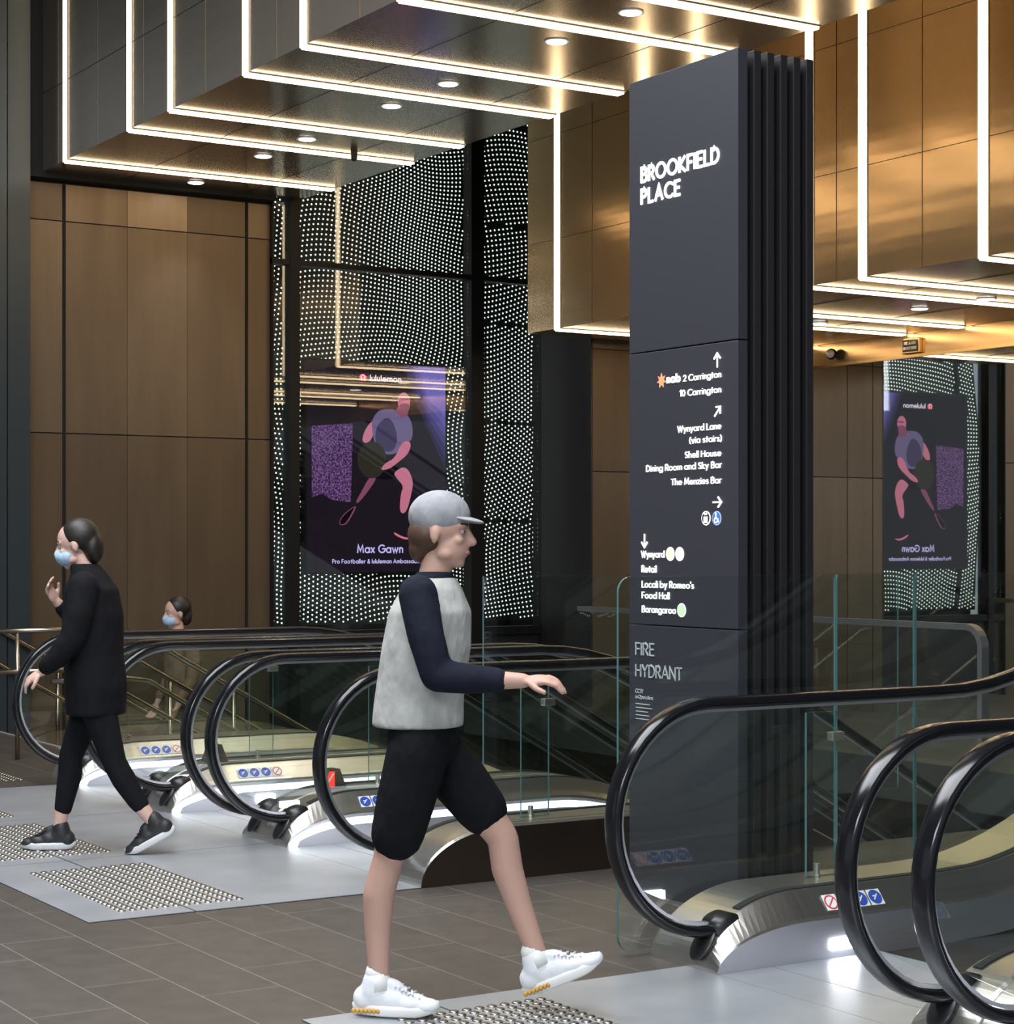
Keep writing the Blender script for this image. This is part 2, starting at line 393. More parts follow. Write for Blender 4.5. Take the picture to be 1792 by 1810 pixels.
# soffits (ceiling bulkheads of polished metal)
s1 = struct(boxo('ceiling', M['soffit'], 5.8, 8.36, 2.0, 16.95, Z1, 7.2))
bm = bmesh.new()
for y in [16.55, 15.6, 14.6, 13.4, 12.2, 11.0, 10.0, 8.8]:
    box(bm, 5.797, 5.80, y-.0018, y+.0018, Z1, 7.2)
for z in (5.55, 6.5): box(bm, 5.797, 5.8, 2, 16.95, z-.0018, z+.0018)
for x in (6.55, 7.75): box(bm, x-.0018, x+.0018, 2, 16.95, Z1-.002, Z1)
mk('panel_joint', bm, M['joint'], s1)
s2 = struct(boxo('ceiling', M['soffit_gold'], 9.9, 12.88, 7.0, 15.45, Z2, 7.2))
bm = bmesh.new()
for y in [14.4, 13.3, 12.2, 11.2, 10.3, 9.1]:
    box(bm, 9.897, 9.90, y-.0018, y+.0018, Z2, 7.2)
for z in (4.35, 5.3): box(bm, 9.897, 9.9, 7, 15.45, z-.0018, z+.0018)
for x in (10.7, 11.9): box(bm, x-.0018, x+.0018, 7, 15.45, Z2-.002, Z2)
mk('panel_joint', bm, M['joint'], s2)
struct(boxo('shadow_gap_infill', M['soffit_shadow'], 5.45, 8.06, 16.95, YW+.02, Z1-.05, 7.2))  # near-black infill stands for the shade between soffit and wall top

# ---------------------------------------------------------------- L-shaped light bars
def light_bar(X, Xe, Y, Z, label, group):
    t = empty('light_bar', (X, Y, Z), label, 'light', group)
    w, d = 0.040, 0.012
    def loc(bm):
        for v in bm.verts: v.co -= Vector((X, Y, Z))
        return bm
    h = bmesh.new()
    for s in (-1, 1):
        a, c = sorted((Y+s*(w+.001), Y+s*(w+.010)))
        box(h, X-.007, X, a, c, Z-.007, 7.2); box(h, X, Xe, a, c, Z-.007, Z)
    mk('channel', loc(h), M['led_house'], t)
    mk('diffuser', loc(box(bmesh.new(), X-d, X-.001, Y-w, Y+w, Z-d, 7.19)), M['led'], t)
    mk('diffuser', loc(box(bmesh.new(), X+.001, Xe-.01, Y-w, Y+w, Z-d*1.8, Z-.001)), M['led'], t)
    return t
n1 = ['farthest, at the left edge of the bronze soffit', 'second from the left pier', 'third from the left pier', 'fourth from the left pier',
      'fifth from the left pier', 'sixth, ending behind the top of the dark pylon', 'nearest, ending right of the pylon top']
for y, s in zip([16.36, 14.88, 14.04, 12.69, 11.78, 10.46, 9.65], n1):
    light_bar(5.8, 8.36, y, Z1, 'warm glowing light bar on high soffit, '+s, 'light bars on the high bronze soffit')
n2 = ['left of the pylon', 'lowest and shortest stub right of the pylon', 'second lowest stub right of the pylon',
      'upright hugging right edge of pylon', 'halfway between pylon and picture edge', 'rightmost, at the right picture edge']
for y, s in zip([14.95, 13.62, 12.88, 11.50, 10.91, 9.71], n2):
    light_bar(9.9, 12.86, y, Z2, 'warm glowing light bar on low golden soffit, '+s, 'light bars on the low golden soffit')

# ---------------------------------------------------------------- downlights
def downlight(x, y, z, label, group):
    t = empty('downlight', (x, y, z), label, 'light', group)
    bm = bmesh.new(); disc(bm, (0, 0), 0.082, 'z', (-.006, -.0005), 24); mk('frame', bm, M['white_metal'], t)
    bm = bmesh.new(); disc(bm, (0, 0), 0.066, 'z', (-.010, -.006), 24); mk('lens', bm, M['down'], t)
    d = bpy.data.lights.new('downlight_beam', 'SPOT'); d.energy = 55; d.spot_size = math.radians(75); d.spot_blend = .8; d.shadow_soft_size = .06; d.color = (1.0, .95, .88)
    o = link(bpy.data.objects.new('downlight_beam', d), t); o.location = (0, 0, -.03)
ord1 = ['farthest, below the light bar at far left', 'second from the back wall', 'third from the back wall', 'fourth from the back wall', 'fifth from the back wall', 'sixth from the back wall', 'nearest, at the top of the picture']
for y, s in zip([16.73, 15.3, 14.47, 13.05, 12.21, 10.81, 9.98], ord1):
    downlight(7.15, y, Z1, 'small round downlight in high bronze soffit, '+s, 'downlights in the high soffit')
for y, s in zip([13.36, 12.1, 11.35], ['close beside the pylon edge', 'between two light bars right of pylon', 'nearest the right picture edge']):
    downlight(11.6, y, Z2, 'small round downlight in low soffit, '+s, 'downlights in the low soffit')
bm = bmesh.new(); disc(bm, (7.72, 14.74), .03, 'z', (Z1-.05, Z1)); ball(bm, (7.72, 14.74, Z1-.055), .028, 2)
tag(mk('sprinkler_head', bm, M['boot']), 'small dark sprinkler head beside the second light bar on soffit', 'sprinkler')
t = empty('security_camera', (12.84, 14.6, 3.43), 'small black dome camera on golden bulkhead right of pylon', 'camera')
mk('housing', ball(bmesh.new(), (0, 0, 0), .055, 3), M['boot'], t, True)
mk('dome', ball(bmesh.new(), (-.03, -.02, 0), .04, 3), M['white_metal'], t, True)
bm = bmesh.new(); disc(bm, (0, 0), .03, 'x', (.0, .06)); mk('mount', bm, M['boot'], t)
t = empty('warning_sign', (12.86, 13.535, 3.42), 'small framed warning sign above mirror glass reading fire alarm do not enter', 'sign')
mk('frame', box(bmesh.new(), 0, .04, -.115, .115, -.07, .07, .006), M['brass_edge'], t)
mk('face', box(bmesh.new(), -.004, 0, -.098, .098, -.053, .053), M['boot'], t)
text_on('lettering', 'FIRE ALARM', M['white'], t, (-.005, .075, .012), (0, -1, 0), (0, 0, 1), .15, .026)
text_on('lettering', 'DO NOT ENTER', M['white'], t, (-.005, .085, -.034), (0, -1, 0), (0, 0, 1), .17, .026)

# ---------------------------------------------------------------- pixel light wall behind glass
lw = empty('pixel_light_wall', (9.5, 17.4, 0.8), 'glazed wall of tiny white LED dots around the screen', 'light wall')
def lwp(name, bm, m, kind=None, parent=lw):
    for v in bm.verts: v.co -= Vector((9.5, 17.4, 0.8))
    o = mk(name, bm, m, parent)
    if kind: o['kind'] = kind
    return o
def wave_y(x, z): return 17.46+0.05*math.sin(1.9*z+2.3*x)+0.03*math.sin(3.1*x-1.1*z)
def dots(x0, x1, z0, z1, ph, p=0.0455):
    bm = bmesh.new(); r = 0.0098
    nx, nz = int((x1-x0)/p), int((z1-z0)/p)
    for j in range(-6, nz+6):
        for i in range(-5, nx+6):
            x = x0+(i+.5*(j % 2)*0.0)*p; z = z0+j*p
            x += 0.13*math.sin(1.3*z+ph)+0.04*math.sin(3.3*z+ph*2)
            zz = z+0.20*math.sin(1.9*x+0.5*z+ph)+0.05*math.sin(3.7*x-1.1*z)
            if not (x0 <= x <= x1 and z0 <= zz <= z1): continue
            if x0 > 10.5 and ((zz-0.8) % 1.02) < 0.03: continue
            y = wave_y(x, zz)-.006
            bm.faces.new([bm.verts.new((x+r*math.cos(PI/3*k), y, zz+r*math.sin(PI/3*k))) for k in range(6)])
    return bm
def sheet(x0, x1, z0, z1):
    bm = bmesh.new(); nx, nz = 24, 60
    g = [[bm.verts.new((x0+(x1-x0)*i/nx, wave_y(x0+(x1-x0)*i/nx, z0+(z1-z0)*j/nz), z0+(z1-z0)*j/nz)) for i in range(nx+1)] for j in range(nz+1)]
    for j in range(nz):
        for i in range(nx): bm.faces.new([g[j][i], g[j][i+1], g[j+1][i+1], g[j+1][i]])
    return bm
for (a, c, ph) in [(8.14, 8.38, 0.3), (8.46, 10.44, 1.1), (10.55, 11.36, 2.6)]:
    lwp('pixel_mat', sheet(a-.02, c+.03, .8, 6.6), M['mat_back'])
    lwp('pixels', dots(a, c, .82, 6.55, ph), M['dot'], 'stuff')
bm = bmesh.new()
for x0, x1 in [(8.06, 8.075), (8.245, 8.345), (10.25, 10.40), (11.085, 11.1)]: box(bm, x0, x1, 17.04, 17.2, -.3, 7.2)
lwp('mullion', bm, M['mullion'])
bm = bmesh.new(); box(bm, 8.06, 11.1, 17.05, 17.18, 4.245, 4.295); box(bm, 8.06, 11.1, 17.05, 17.2, .68, .76)
lwp('transom', bm, M['mullion'])
lwp('base_panel', box(bmesh.new(), 8.06, 11.1, 17.10, 17.6, -.3, .70), M['dark'])
struct(boxo('wall_void', PANELS[1], 8.06, 13.5, 17.13, 17.6, -4.4, -.3))
lwp('back_panel', box(bmesh.new(), 8.06, 11.4, 17.62, 17.68, -.3, 7.2), M['soffit_shadow'])
for x0, x1 in [(8.08, 8.24), (8.35, 10.245), (10.405, 11.08)]:
    for z0, z1 in [(.77, 4.24), (4.30, 7.1)]:
        lwp('glass_pane', box(bmesh.new(), x0, x1, 17.10, 17.115, z0, z1), M['shop_glass'])

# ---------------------------------------------------------------- advertising screen
SX0, SX1, SZ0, SZ1, SY = 8.515, 10.06, 1.32, 3.37, 17.24
scr = empty('advertising_screen', ((SX0+SX1)/2, SY, SZ0), 'tall lit advertising screen showing a crouching athlete on dark purple', 'screen')
def scp(name, bm, m):
    for v in bm.verts: v.co -= Vector(((SX0+SX1)/2, SY, SZ0))
    return mk(name, bm, m, scr)
scp('screen_case', box(bmesh.new(), SX0-.02, SX1+.02, SY, SY+.09, SZ0-.02, SZ1+.02), M['mullion'])
def S3(layer):
    def f(x, y, h): return Vector((SX0+(x-60)/1100*(SX1-SX0), SY-.002-.003*layer-h, SZ0+(1-(y-65)/1695)*(SZ1-SZ0)))
    return f
def em(name, c, s=1.5): return emis(name, c, s)
scp('screen_face', box(bmesh.new(), SX0, SX1, SY-.002, SY, SZ0, SZ1), em('screen_black', (0.010, 0.007, 0.012)))
pu = emis('screen_purple', (0.1, 0.03, 0.12), 1.0)
n, l = pu.node_tree.nodes, pu.node_tree.links
tn = n.new('ShaderNodeTexNoise'); tn.inputs['Scale'].default_value = 55; tn.inputs['Detail'].default_value = 4
g = n.new('ShaderNodeNewGeometry'); l.new(g.outputs['Position'], tn.inputs['Vector'])
rp = n.new('ShaderNodeValToRGB'); rp.color_ramp.elements[0].position = .4; rp.color_ramp.elements[0].color = (.032, .010, .045, 1)
rp.color_ramp.elements[1].position = .78; rp.color_ramp.elements[1].color = (.35, .18, .5, 1)
l.new(tn.outputs['Fac'], rp.inputs['Fac']); l.new(rp.outputs['Color'], n['Emission'].inputs[0])
def pic(name, pts, m, layer, sm=2):
    return scp(name, shape(bmesh.new(), smooth_poly(pts, sm) if sm else pts, S3(layer), .001), m)
pic('picture_backdrop', [(95, 590), (415, 560), (400, 1195), (250, 1180), (180, 1130), (98, 1160)], pu, 1, 0)
for k_ in range(6):
    f_ = k_/5
    pic('picture_beam', [(800+120*f_, 68), (1158, 68), (1158, 900-420*f_), (1110, 800-380*f_), (1020, 600-250*f_), (900+90*f_, 330-100*f_)], em('beam', (.02+.05*f_**1.5*2, .015+.045*f_**1.5*2, .05+.16*f_**1.5*2)), 1+k_*.3, 0)
skin_p = em('picture_skin', (.42, .13, .20)); skin_d = em('picture_skin_shade', (.17, .05, .10)); shirt_p = em('picture_shirt', (.11, .085, .18))
shirt_d = em('picture_shirt_shade', (.04, .03, .075)); blk = em('picture_black', (.004, .003, .005)); olive = em('picture_ball', (.022, .018, .014))
pic('picture_arm', [(570, 520), (505, 610), (480, 710), (545, 715), (590, 600)], skin_p, 3)
pic('picture_shirt', [(620, 440), (700, 428), (770, 440), (850, 470), (890, 560), (885, 690), (800, 700), (785, 780), (690, 810), (600, 770), (565, 640), (560, 520)], shirt_p, 4)
pic('picture_shirt', [(600, 560), (700, 480), (770, 640), (740, 780), (640, 780), (580, 700)], shirt_d, 5)
pic('picture_neck', [(765, 400), (850, 400), (850, 480), (800, 500), (750, 460)], skin_d, 5)
pic('picture_head', oval(815, 365, 50, 74), skin_p, 6, 0)
pic('picture_beard', [(775, 385), (865, 380), (855, 440), (815, 460), (780, 430)], skin_d, 7)
pic('picture_brow', [(790, 345), (862, 340), (862, 356), (790, 362)], skin_d, 7, 1)
pic('picture_leg', [(545, 980), (610, 985), (530, 1110), (450, 1210), (435, 1190), (480, 1110)], skin_d, 3)
pic('picture_shorts', [(650, 850), (780, 850), (870, 890), (800, 960), (720, 1010), (560, 1000), (560, 900)], blk, 4)
pic('picture_leg', [(730, 950), (830, 885), (895, 1010), (875, 1130), (835, 1280), (780, 1280), (790, 1120), (815, 1060), (755, 990)], skin_p, 5)
pic('picture_ball', oval(560, 850, 115, 150), olive, 6, 0)
pic('picture_arm', [(800, 690), (875, 690), (855, 790), (760, 870), (700, 920), (620, 935), (665, 870), (740, 835)], skin_p, 7)
pic('picture_shoe', [(300, 1370), (330, 1300), (430, 1220), (440, 1240), (370, 1370), (330, 1385)], skin_d, 3)
pic('picture_shoe', [(306, 1366), (334, 1306), (424, 1230), (420, 1250), (360, 1362), (330, 1376)], blk, 4)
pic('picture_shoe', [(735, 1432), (780, 1460), (840, 1483), (898, 1472), (850, 1500), (790, 1485), (740, 1455)], em('picture_sole', (.5, .14, .2)), 4)
red_p = em('picture_logo', (.65, .04, .10)); wt = em('picture_white', (.75, .68, .85)); lilac = em('picture_lilac', (.45, .40, .75))
pic('picture_logo', oval(490, 185, 30, 30), red_p, 4, 0)
scp('picture_logo', stroke(bmesh.new(), [(475, 205), (481, 196), (474, 180), (480, 168), (490, 164), (500, 168), (506, 180), (499, 196), (505, 205)], 6, S3(5), .001), wt)
def st(s, x0, x1, y, cap, m, bold):
    o = S3(5)(x0, y, 0); w = (x1-x0)/1100*(SX1-SX0)
    e = text_on('picture_lettering', s, m, scr, o-Vector(((SX0+SX1)/2, SY, SZ0)), (1, 0, 0), (0, 0, 1), w, cap/1695*(SZ1-SZ0), bold, .001)
st('lululemon', 545, 795, 208, 46, wt, .03)
st('Max Gawn', 443, 810, 1605, 66, lilac, .04)
st('Pro Footballer & lululemon Ambassador', 250, 960, 1690, 34, lilac, .04)

# ---------------------------------------------------------------- way-finding pylon
PX = 5.3
py = empty('directory_pylon', (5.5, 7.0, 0), 'tall charcoal directory pylon with finned side and white lit lettering', 'directory sign')
def pyp(name, bm, m):
    for v in bm.verts: v.co -= Vector((5.5, 7.0, 0))
    return mk(name, bm, m, py)
for z0, z1 in [(0, 1.213), (1.218, 2.447), (2.452, 3.69)]:
    pyp('front_panel', box(bmesh.new(), PX, PX+.055, 6.62, 7.41, z0, z1, .003), M['pylon'])
pyp('core', box(bmesh.new(), PX+.055, PX+.40, 6.68, 7.35, 0, 3.60), M['soffit_shadow'])
for k in range(5):
    x = PX+.088+k*.073
    pyp('fin', box(bmesh.new(), x, x+.04, 6.62, 7.41, 0, 3.69, .003), M['fin'])
def T3(y, z, h): return Vector((PX-.0005-h-5.5, y-7.0, z))
def sign(s, yl, yr, z, cap, m=M['letter'], bold=0.0):
    text_on('lettering', s, m, py, T3(yl, z, 0), (0, -1, 0), (0, 0, 1), yl-yr, cap, bold)
sign('BROOKFIELD', 7.317, 6.743, 3.221, .0694, M['letter_big'], .05); sign('PLACE', 7.317, 7.02, 3.122, .0694, M['letter_big'], .05)
for a in [('2 Carrington', 6.999, 6.731, 2.297, .0275), ('10 Carrington', 7.024, 6.731, 2.232, .0275),
          ('Wynyard Lane', 7.041, 6.731, 2.075, .0275), ('(via stairs)', 6.954, 6.727, 2.022, .0275), ('Shell House', 6.987, 6.731, 1.959, .0275),
          ('Dining Room and Sky Bar', 7.275, 6.727, 1.908, .028), ('The Menzies Bar', 7.088, 6.729, 1.842, .028), ('Wynyard', 7.314, 7.137, 1.521, .0295),
          ('Retail', 7.311, 7.198, 1.453, .0305), ("Locali by Romeo's", 7.309, 6.923, 1.385, .0295), ('Food Hall', 7.309, 7.101, 1.335, .0295), ('Barangaroo', 7.308, 7.053, 1.272, .0295)]:
    sign(*a)
sign('nab', 7.122, 7.02, 2.298, .036, M['letter'], .12)
sign('FIRE', 7.358, 7.213, 1.077, .056, M['letter_grey'], -.02); sign('HYDRANT', 7.358, 7.007, .979, .0555, M['letter_grey'], -.02)
sign('CCTV', 7.358, 7.298, .904, .018, M['letter_grey'], -.02); sign('in Operation', 7.357, 7.226, .879, .0168, M['letter_grey'], -.02)
for k in range(5):
    mk('fine_print', stroke(bmesh.new(), [(7.355, .855-.017*k), (7.25-.02*math.sin(k*2), .855-.017*k)], .004, T3, .002), M['letter_grey'], py)
def arrow(y, z, ang, s=.028):
    bm = bmesh.new(); c, sn = math.cos(ang), math.sin(ang)
    def R(p): return (y-(p[0]*c-p[1]*sn)*1.0, z+(p[0]*sn+p[1]*c))
    w = .007
    stroke(bm, [R((-s*1.5, 0)), R((s*1.5, 0))], w, T3, .003)
    stroke(bm, [R((s*.4, s*1.05)), R((s*1.5, 0)), R((s*.4, -s*1.05))], w, T3, .004)
    mk('arrow', bm, M['letter'], py)
arrow(6.758, 2.373, PI/2, .019); arrow(6.756, 2.152, PI/4, .018); arrow(6.758, 1.761, 0, .019); arrow(7.289, 1.595, -PI/2, .019)
star = [(7.16+(.034 if k % 2 == 0 else .017)*math.sin(PI*k/7), 2.312+(.034 if k % 2 == 0 else .017)*math.cos(PI*k/7)) for k in range(14)]
star = [(7.16+(y-7.16), z) for y, z in star]
mk('emblem', shape(bmesh.new(), star, T3, .003), emis('emblem_orange', (1.0, .42, .22), 1.3), py)
def icon(y, z, r, ring, fill): 
    mk('icon', shape(bmesh.new(), oval(y, z, r), T3, .002), ring, py); mk('icon', shape(bmesh.new(), oval(y, z, r*.86), T3, .003), fill, py)
W = M['letter']
icon(6.837, 1.693, .031, W, M['pylon']); icon(6.762, 1.692, .031, emis('pale_blue', (.55, .7, 1), 1.0), emis('icon_blue', (.10, .27, .75), 1.0))
bm = bmesh.new(); shape(bm, [(6.850, 1.672), (6.824, 1.672), (6.824, 1.700), (6.850, 1.700)], T3, .005); shape(bm, oval(6.843, 1.711, .005), T3, .005); shape(bm, oval(6.831, 1.711, .005), T3, .005)
mk('icon', bm, W, py)
bm = bmesh.new(); shape(bm, oval(6.765, 1.712, .0045), T3, .005)
stroke(bm, [(6.765, 1.705), (6.763, 1.690), (6.752, 1.689), (6.747, 1.677)], .005, T3, .005)
stroke(bm, [(6.770, 1.693), (6.775, 1.683), (6.770, 1.674), (6.760, 1.673), (6.754, 1.680)], .004, T3, .005)
mk('icon', bm, W, py)
wl = emis('disc_white', (1, 1, 1), 1.8)
icon(7.095, 1.537, .031, wl, emis('disc_cream', (1.0, .86, .66), 1.2)); icon(7.026, 1.537, .031, wl, emis('disc_ice', (.9, 1.0, 1.0), 1.4)); icon(7.012, 1.289, .031, wl, emis('disc_green', (.75, 1.0, .68), 1.1))

# ================================================================ ESCALATORS
K30 = math.tan(math.radians(30))
def slope(x, d):
    x0, w = (6.15, .9) if d < 0 else (5.75, .9)
    if x < x0: s = 0
    elif x < x0+w: s = K30*(x-x0)**2/(2*w)
    else: s = K30*(x-x0-w/2)
    return d*s
def arc_h(x):        # deck height above the local floor line
    if x <= 4.5: return 0.0
    if x >= 4.95: return .26
    t = (x-4.5)/.45
    return .26*math.sqrt(max(0, 1-(1-t)**2.0))
def xs_range(xe):
    a = [4.5+.45*(1-math.cos(PI/2*i/22)) for i in range(23)]+[5.3, 5.7]
    x = 5.9
    while x < xe: a.append(x); x += .12
    return a+[xe]
def deck_mesh(y_in, y_r, y_out, d, xe):
    """swept cross-section; material slots: 0 top steel, 1 skirt, 2 outer cladding"""
    bm = bmesh.new(); prev = None
    for x in xs_range(xe):
        h = arc_h(x); s = slope(x, d); f = h/.26
        zb = s if x < 6 else s-.22*min(1, (x-6)/.8)
        zs = s+max(0, h-.105*f); zt = s+h
        sgn = 1 if y_r > y_in else -1
        ring = [(y_in, zb), (y_in, zs), (y_in+sgn*.006, zs+.012*f), (y_r-sgn*.035, zt-.006*f), (y_r-sgn*.03, zt), (y_out-sgn*.015, zt), (y_out, zt-.012*f), (y_out, zb)]
        cur = [bm.verts.new((x, y, z)) for y, z in ring]
        if prev:
            for k in range(8):
                f_ = bm.faces.new([prev[k], prev[(k+1) % 8], cur[(k+1) % 8], cur[k]])
                f_.material_index = 1 if k == 0 else 2 if k == 6 else 0
        else: bm.faces.new(cur)
        prev = cur
    bm.faces.new(prev)
    return bm
def rail_path(d, xe, off=0.0):
    """handrail centre line in XZ; off shrinks the loop inward"""
    r = .425-off; cx, cz = 4.545, .565
    p = [(4.64, .158+off), (4.57, .146+off)]
    for k in range(25):
        a = -PI/2-PI*k/24
        p.append((cx+r*math.cos(a), cz+r*math.sin(a)))
    x = 4.8
    while x < xe:
        p.append((x, .99-off+slope(x, d))); x += .15
    p.append((xe, .99-off+slope(xe, d)))
    return p
def rail_mesh(y, d, xe):
    bm = bmesh.new(); pts = rail_path(d, xe); rings = []
    for i, (x, z) in enumerate(pts):
        a, c = pts[max(i-1, 0)], pts[min(i+1, len(pts)-1)]
        t = Vector((c[0]-a[0], 0, c[1]-a[1])).normalized(); nn = Vector((-t.z, 0, t.x))
        ring = []
        for k in range(14):
            an = 2*PI*k/14; ca, sa = math.cos(an), math.sin(an)
            w = .041*math.copysign(abs(ca)**.7, ca); hh = .021*math.copysign(abs(sa)**.7, sa)
            ring.append(bm.verts.new(Vector((x, y, z))+Vector((0, w, 0))+nn*hh))
        rings.append(ring)
    for a, c in zip(rings, rings[1:]):
        for k in range(14): bm.faces.new([a[k], a[(k+1) % 14], c[(k+1) % 14], c[k]])
    bm.faces.new(rings[0]); bm.faces.new(rings[-1])
    return bm
def guide_mesh(y, d, xe):
    bm = bmesh.new(); pts = rail_path(d, xe, .024)[2:]
    q = rail_path(d, xe, .036)[2:]
    prev = None
    for a, c in zip(pts, q):
        cur = [bm.verts.new(v) for v in ((a[0], y-.014, a[1]), (a[0], y+.014, a[1]), (c[0], y+.014, c[1]), (c[0], y-.014, c[1]))]
        if prev:
            for k in range(4): bm.faces.new([prev[k], prev[(k+1) % 4], cur[(k+1) % 4], cur[k]])
        prev = cur
    return bm
def glass_mesh(y, d, xe):
    top = rail_path(d, xe, .03)
    arc = [p for p in top if p[1] > .29 or p[0] > 4.9]
    low = []
    x = xe
    while x > 4.62:
        low.append((x, slope(x, d)+arc_h(x)-.01)); x -= .15
    low.append((4.60, arc_h(4.60)))
    bm = bmesh.new()
    # strip triangulation: build faces as quads between matching x for the straight part, fan for the newel
    outline = arc+low
    A = [bm.verts.new((p[0], y-.006, p[1])) for p in outline]; B = [bm.verts.new((p[0], y+.006, p[1])) for p in outline]
    k = len(outline)
    fa = bm.faces.new(A); fb = bm.faces.new(list(reversed(B)))
    for i in range(k):
        bm.faces.new([A[i], B[i], B[(i+1) % k], A[(i+1) % k]])
    bmesh.ops.triangulate(bm, faces=[fa, fb])
    return bm
def boot_mesh(y):
    bm = bmesh.new()
    # collar round the handrail where it dives into the deck, and a rounded flap below it
    pts = [(4.57, .11), (4.62, .11), (4.655, .15), (4.66, .195), (4.635, .207), (4.59, .197), (4.56, .178), (4.552, .145)]
    prism(bm, smooth_poly(pts, 1), 'y', y-.048, y+.048)
    rot = Matrix.Rotation(math.radians(-54), 3, 'Y')
    ball(bm, (4.528, y, .100), 1, 3, (.078, .056, .017), rot)
    return bm
def sticker(px, y, z, sg, ring, parent, tilt):
    bm = bmesh.new(); s = .034
    def q(cx, r, k, h, mi, sq=False):
        pts = [(-r, -r), (r, -r), (r, r), (-r, r)] if sq else oval(0, 0, r, None, 20)
        vs = [bm.verts.new((px+a, y+sg*(b*math.sin(tilt)+h*math.cos(tilt)*-1), z+b*math.cos(tilt)+h*math.sin(tilt))) for a, b in pts]
        f = bm.faces.new(vs); f.material_index = mi
    q(0, s, 0, .001, 0, True); q(0, s*.92, 0, .0016, 1)
    if ring: q(0, s*.72, 0, .0022, 0)
    # pictogram bars
    for a0, b0, a1, b1 in ((-.012, -.012, .012, .012), (-.013, .004, .006, .004)) if not ring else ((-.02, -.02, .02, .02),):
        d_ = Vector((a1-a0, b1-b0)).normalized(); nn = Vector((-d_.y, d_.x))*.003
        pts = [(a0+nn.x, b0+nn.y), (a1+nn.x, b1+nn.y), (a1-nn.x, b1-nn.y), (a0-nn.x, b0-nn.y)]
        h = .003
        f = bm.faces.new([bm.verts.new((px+a, y+sg*(b*math.sin(tilt)-h*math.cos(tilt)), z+b*math.cos(tilt)+h*math.sin(tilt))) for a, b in pts])
        f.material_index = 1 if ring else 0
    return mk('safety_sticker', bm, [M['white'], M['red'] if ring else M['blue']], parent)
def escalator(yn, yf, d, out_n, out_f, label, strip=True, red_first=False, xe=None, solid_outer=(False, False)):
    xe = xe or (12.6 if d < 0 else 11.3)
    base = Vector((4.5, (yn+yf)/2, 0))
    t = empty('escalator', base, label, 'escalator', 'escalators')
    def P(name, bm, m, parent=t, smooth=False):
        for v in bm.verts: v.co -= base
        return mk(name, bm, m, parent, smooth)
    for (yr, yin, yout, sg, so) in ((yn, yn+.12, out_n, -1, solid_outer[0]), (yf, yf-.12, out_f, 1, solid_outer[1])):
        P('handrail', rail_mesh(yr, d, xe), M['rubber'], smooth=True)
        P('handrail_guide', guide_mesh(yr, d, xe), M['skirt'])
        P('balustrade_glass', glass_mesh(yr, d, xe), M['glass'])
        dk = P('deck', deck_mesh(yin, yr, yout, d, xe), [M['steel'], M['skirt'], M['skirt_dark'] if so else M['skirt']])
        P('handrail_boot', boot_mesh(yr), M['boot'], smooth=True)
        bm = bmesh.new(); prev = None
        for x in [v for v in xs_range(xe) if v > 4.68]:
            z = slope(x, d)+arc_h(x)
            cur = [bm.verts.new((x, yr+a, z+c)) for a, c in ((-.018, -.004), (.018, -.004), (.018, .006), (-.018, .006))]
            if prev:
                for k in range(4): bm.faces.new([prev[k], prev[(k+1) % 4], cur[(k+1) % 4], cur[k]])
            else: bm.faces.new(cur)
            prev = cur
        P('brush_seal', bm, M['brush'])
        yface = yin-sg*.003
        if strip:
            bm = bmesh.new(); prev = None
            for x in [v for v in xs_range(xe) if v > 4.51]:
                s = slope(x, d); h = arc_h(x); f = h/.26
                z1 = s+h-.118*f-.004; z0 = max(s+.0, z1-.038)
                if x < 4.56: z0 = s
                cur = [bm.verts.new((x, yface+a, z)) for a, z in ((0, z0), (0, z1), (sg*.002, z1), (sg*.002, z0))]
                if prev:
                    for k in range(4): bm.faces.new([prev[k], prev[(k+1) % 4], cur[(k+1) % 4], cur[k]])
                prev = cur
            P('light_strip', bm, M['cool_led'], dk).matrix_parent_inverse = Matrix()
        lamp = P('comb_lamp', box(bmesh.new(), 5.05, 5.17, min(yface, yface-sg*.008), max(yface, yface-sg*.008), .035, .075), M['comb_led'], dk)
        x0s = 5.08 if red_first else 4.98
        for k in range(4):
            ring = (k == 0) if red_first else (k == 3)
            yc = (yin+yr-sg*.035)/2; zc = (.155+.254)/2
            so_ = sticker(x0s-base.x+k*.075, yc-base.y-sg*.004, zc-base.z+.004, sg, ring, dk, math.radians(40))
    y0, y1 = yn+.125, yf-.125
    P('comb_plate', box(bmesh.new(), 4.503, 4.757, y0-.004, y1+.004, -.06, .005), M['plate']); P('comb_plate', box(bmesh.new(), 4.762, 5.3, y0-.004, y1+.004, -.06, .005), M['plate'])
    x = 5.3; k = 0
    while x < xe-.4 and k < 18:
        z = slope(x+.2, d)*1.0-.004
        P('step', box(bmesh.new(), x, x+.398, y0, y1, z-.22, z), M['tread'])
        x += .4; k += 1
    if d > 0:
        bm = bmesh.new(); prev = None
        for x in [v for v in xs_range(xe) if v > 4.9]:
            s = slope(x, d)
            zb = max(0.0, s-.95) if x > 6 else 0
            cur = [bm.verts.new((x, y, z)) for y, z in ((y0, zb), (y1, zb), (y1, max(zb+.001, s-.24)), (y0, max(zb+.001, s-.24)))]
            if prev:
                for k in range(4): bm.faces.new([prev[k], prev[(k+1) % 4], cur[(k+1) % 4], cur[k]])
            prev = cur
        P('truss_cladding', bm, M['skirt_dark'])
    return t
escalator(8.22, 9.46, -1, 7.93, 9.62, 'escalator going down, nearest of the down ones, beside glass barrier and bronze cladding', solid_outer=(True, False))
escalator(9.78, 11.02, -1, 9.62, 11.18, 'escalator going down, middle one of the three descending on the left')
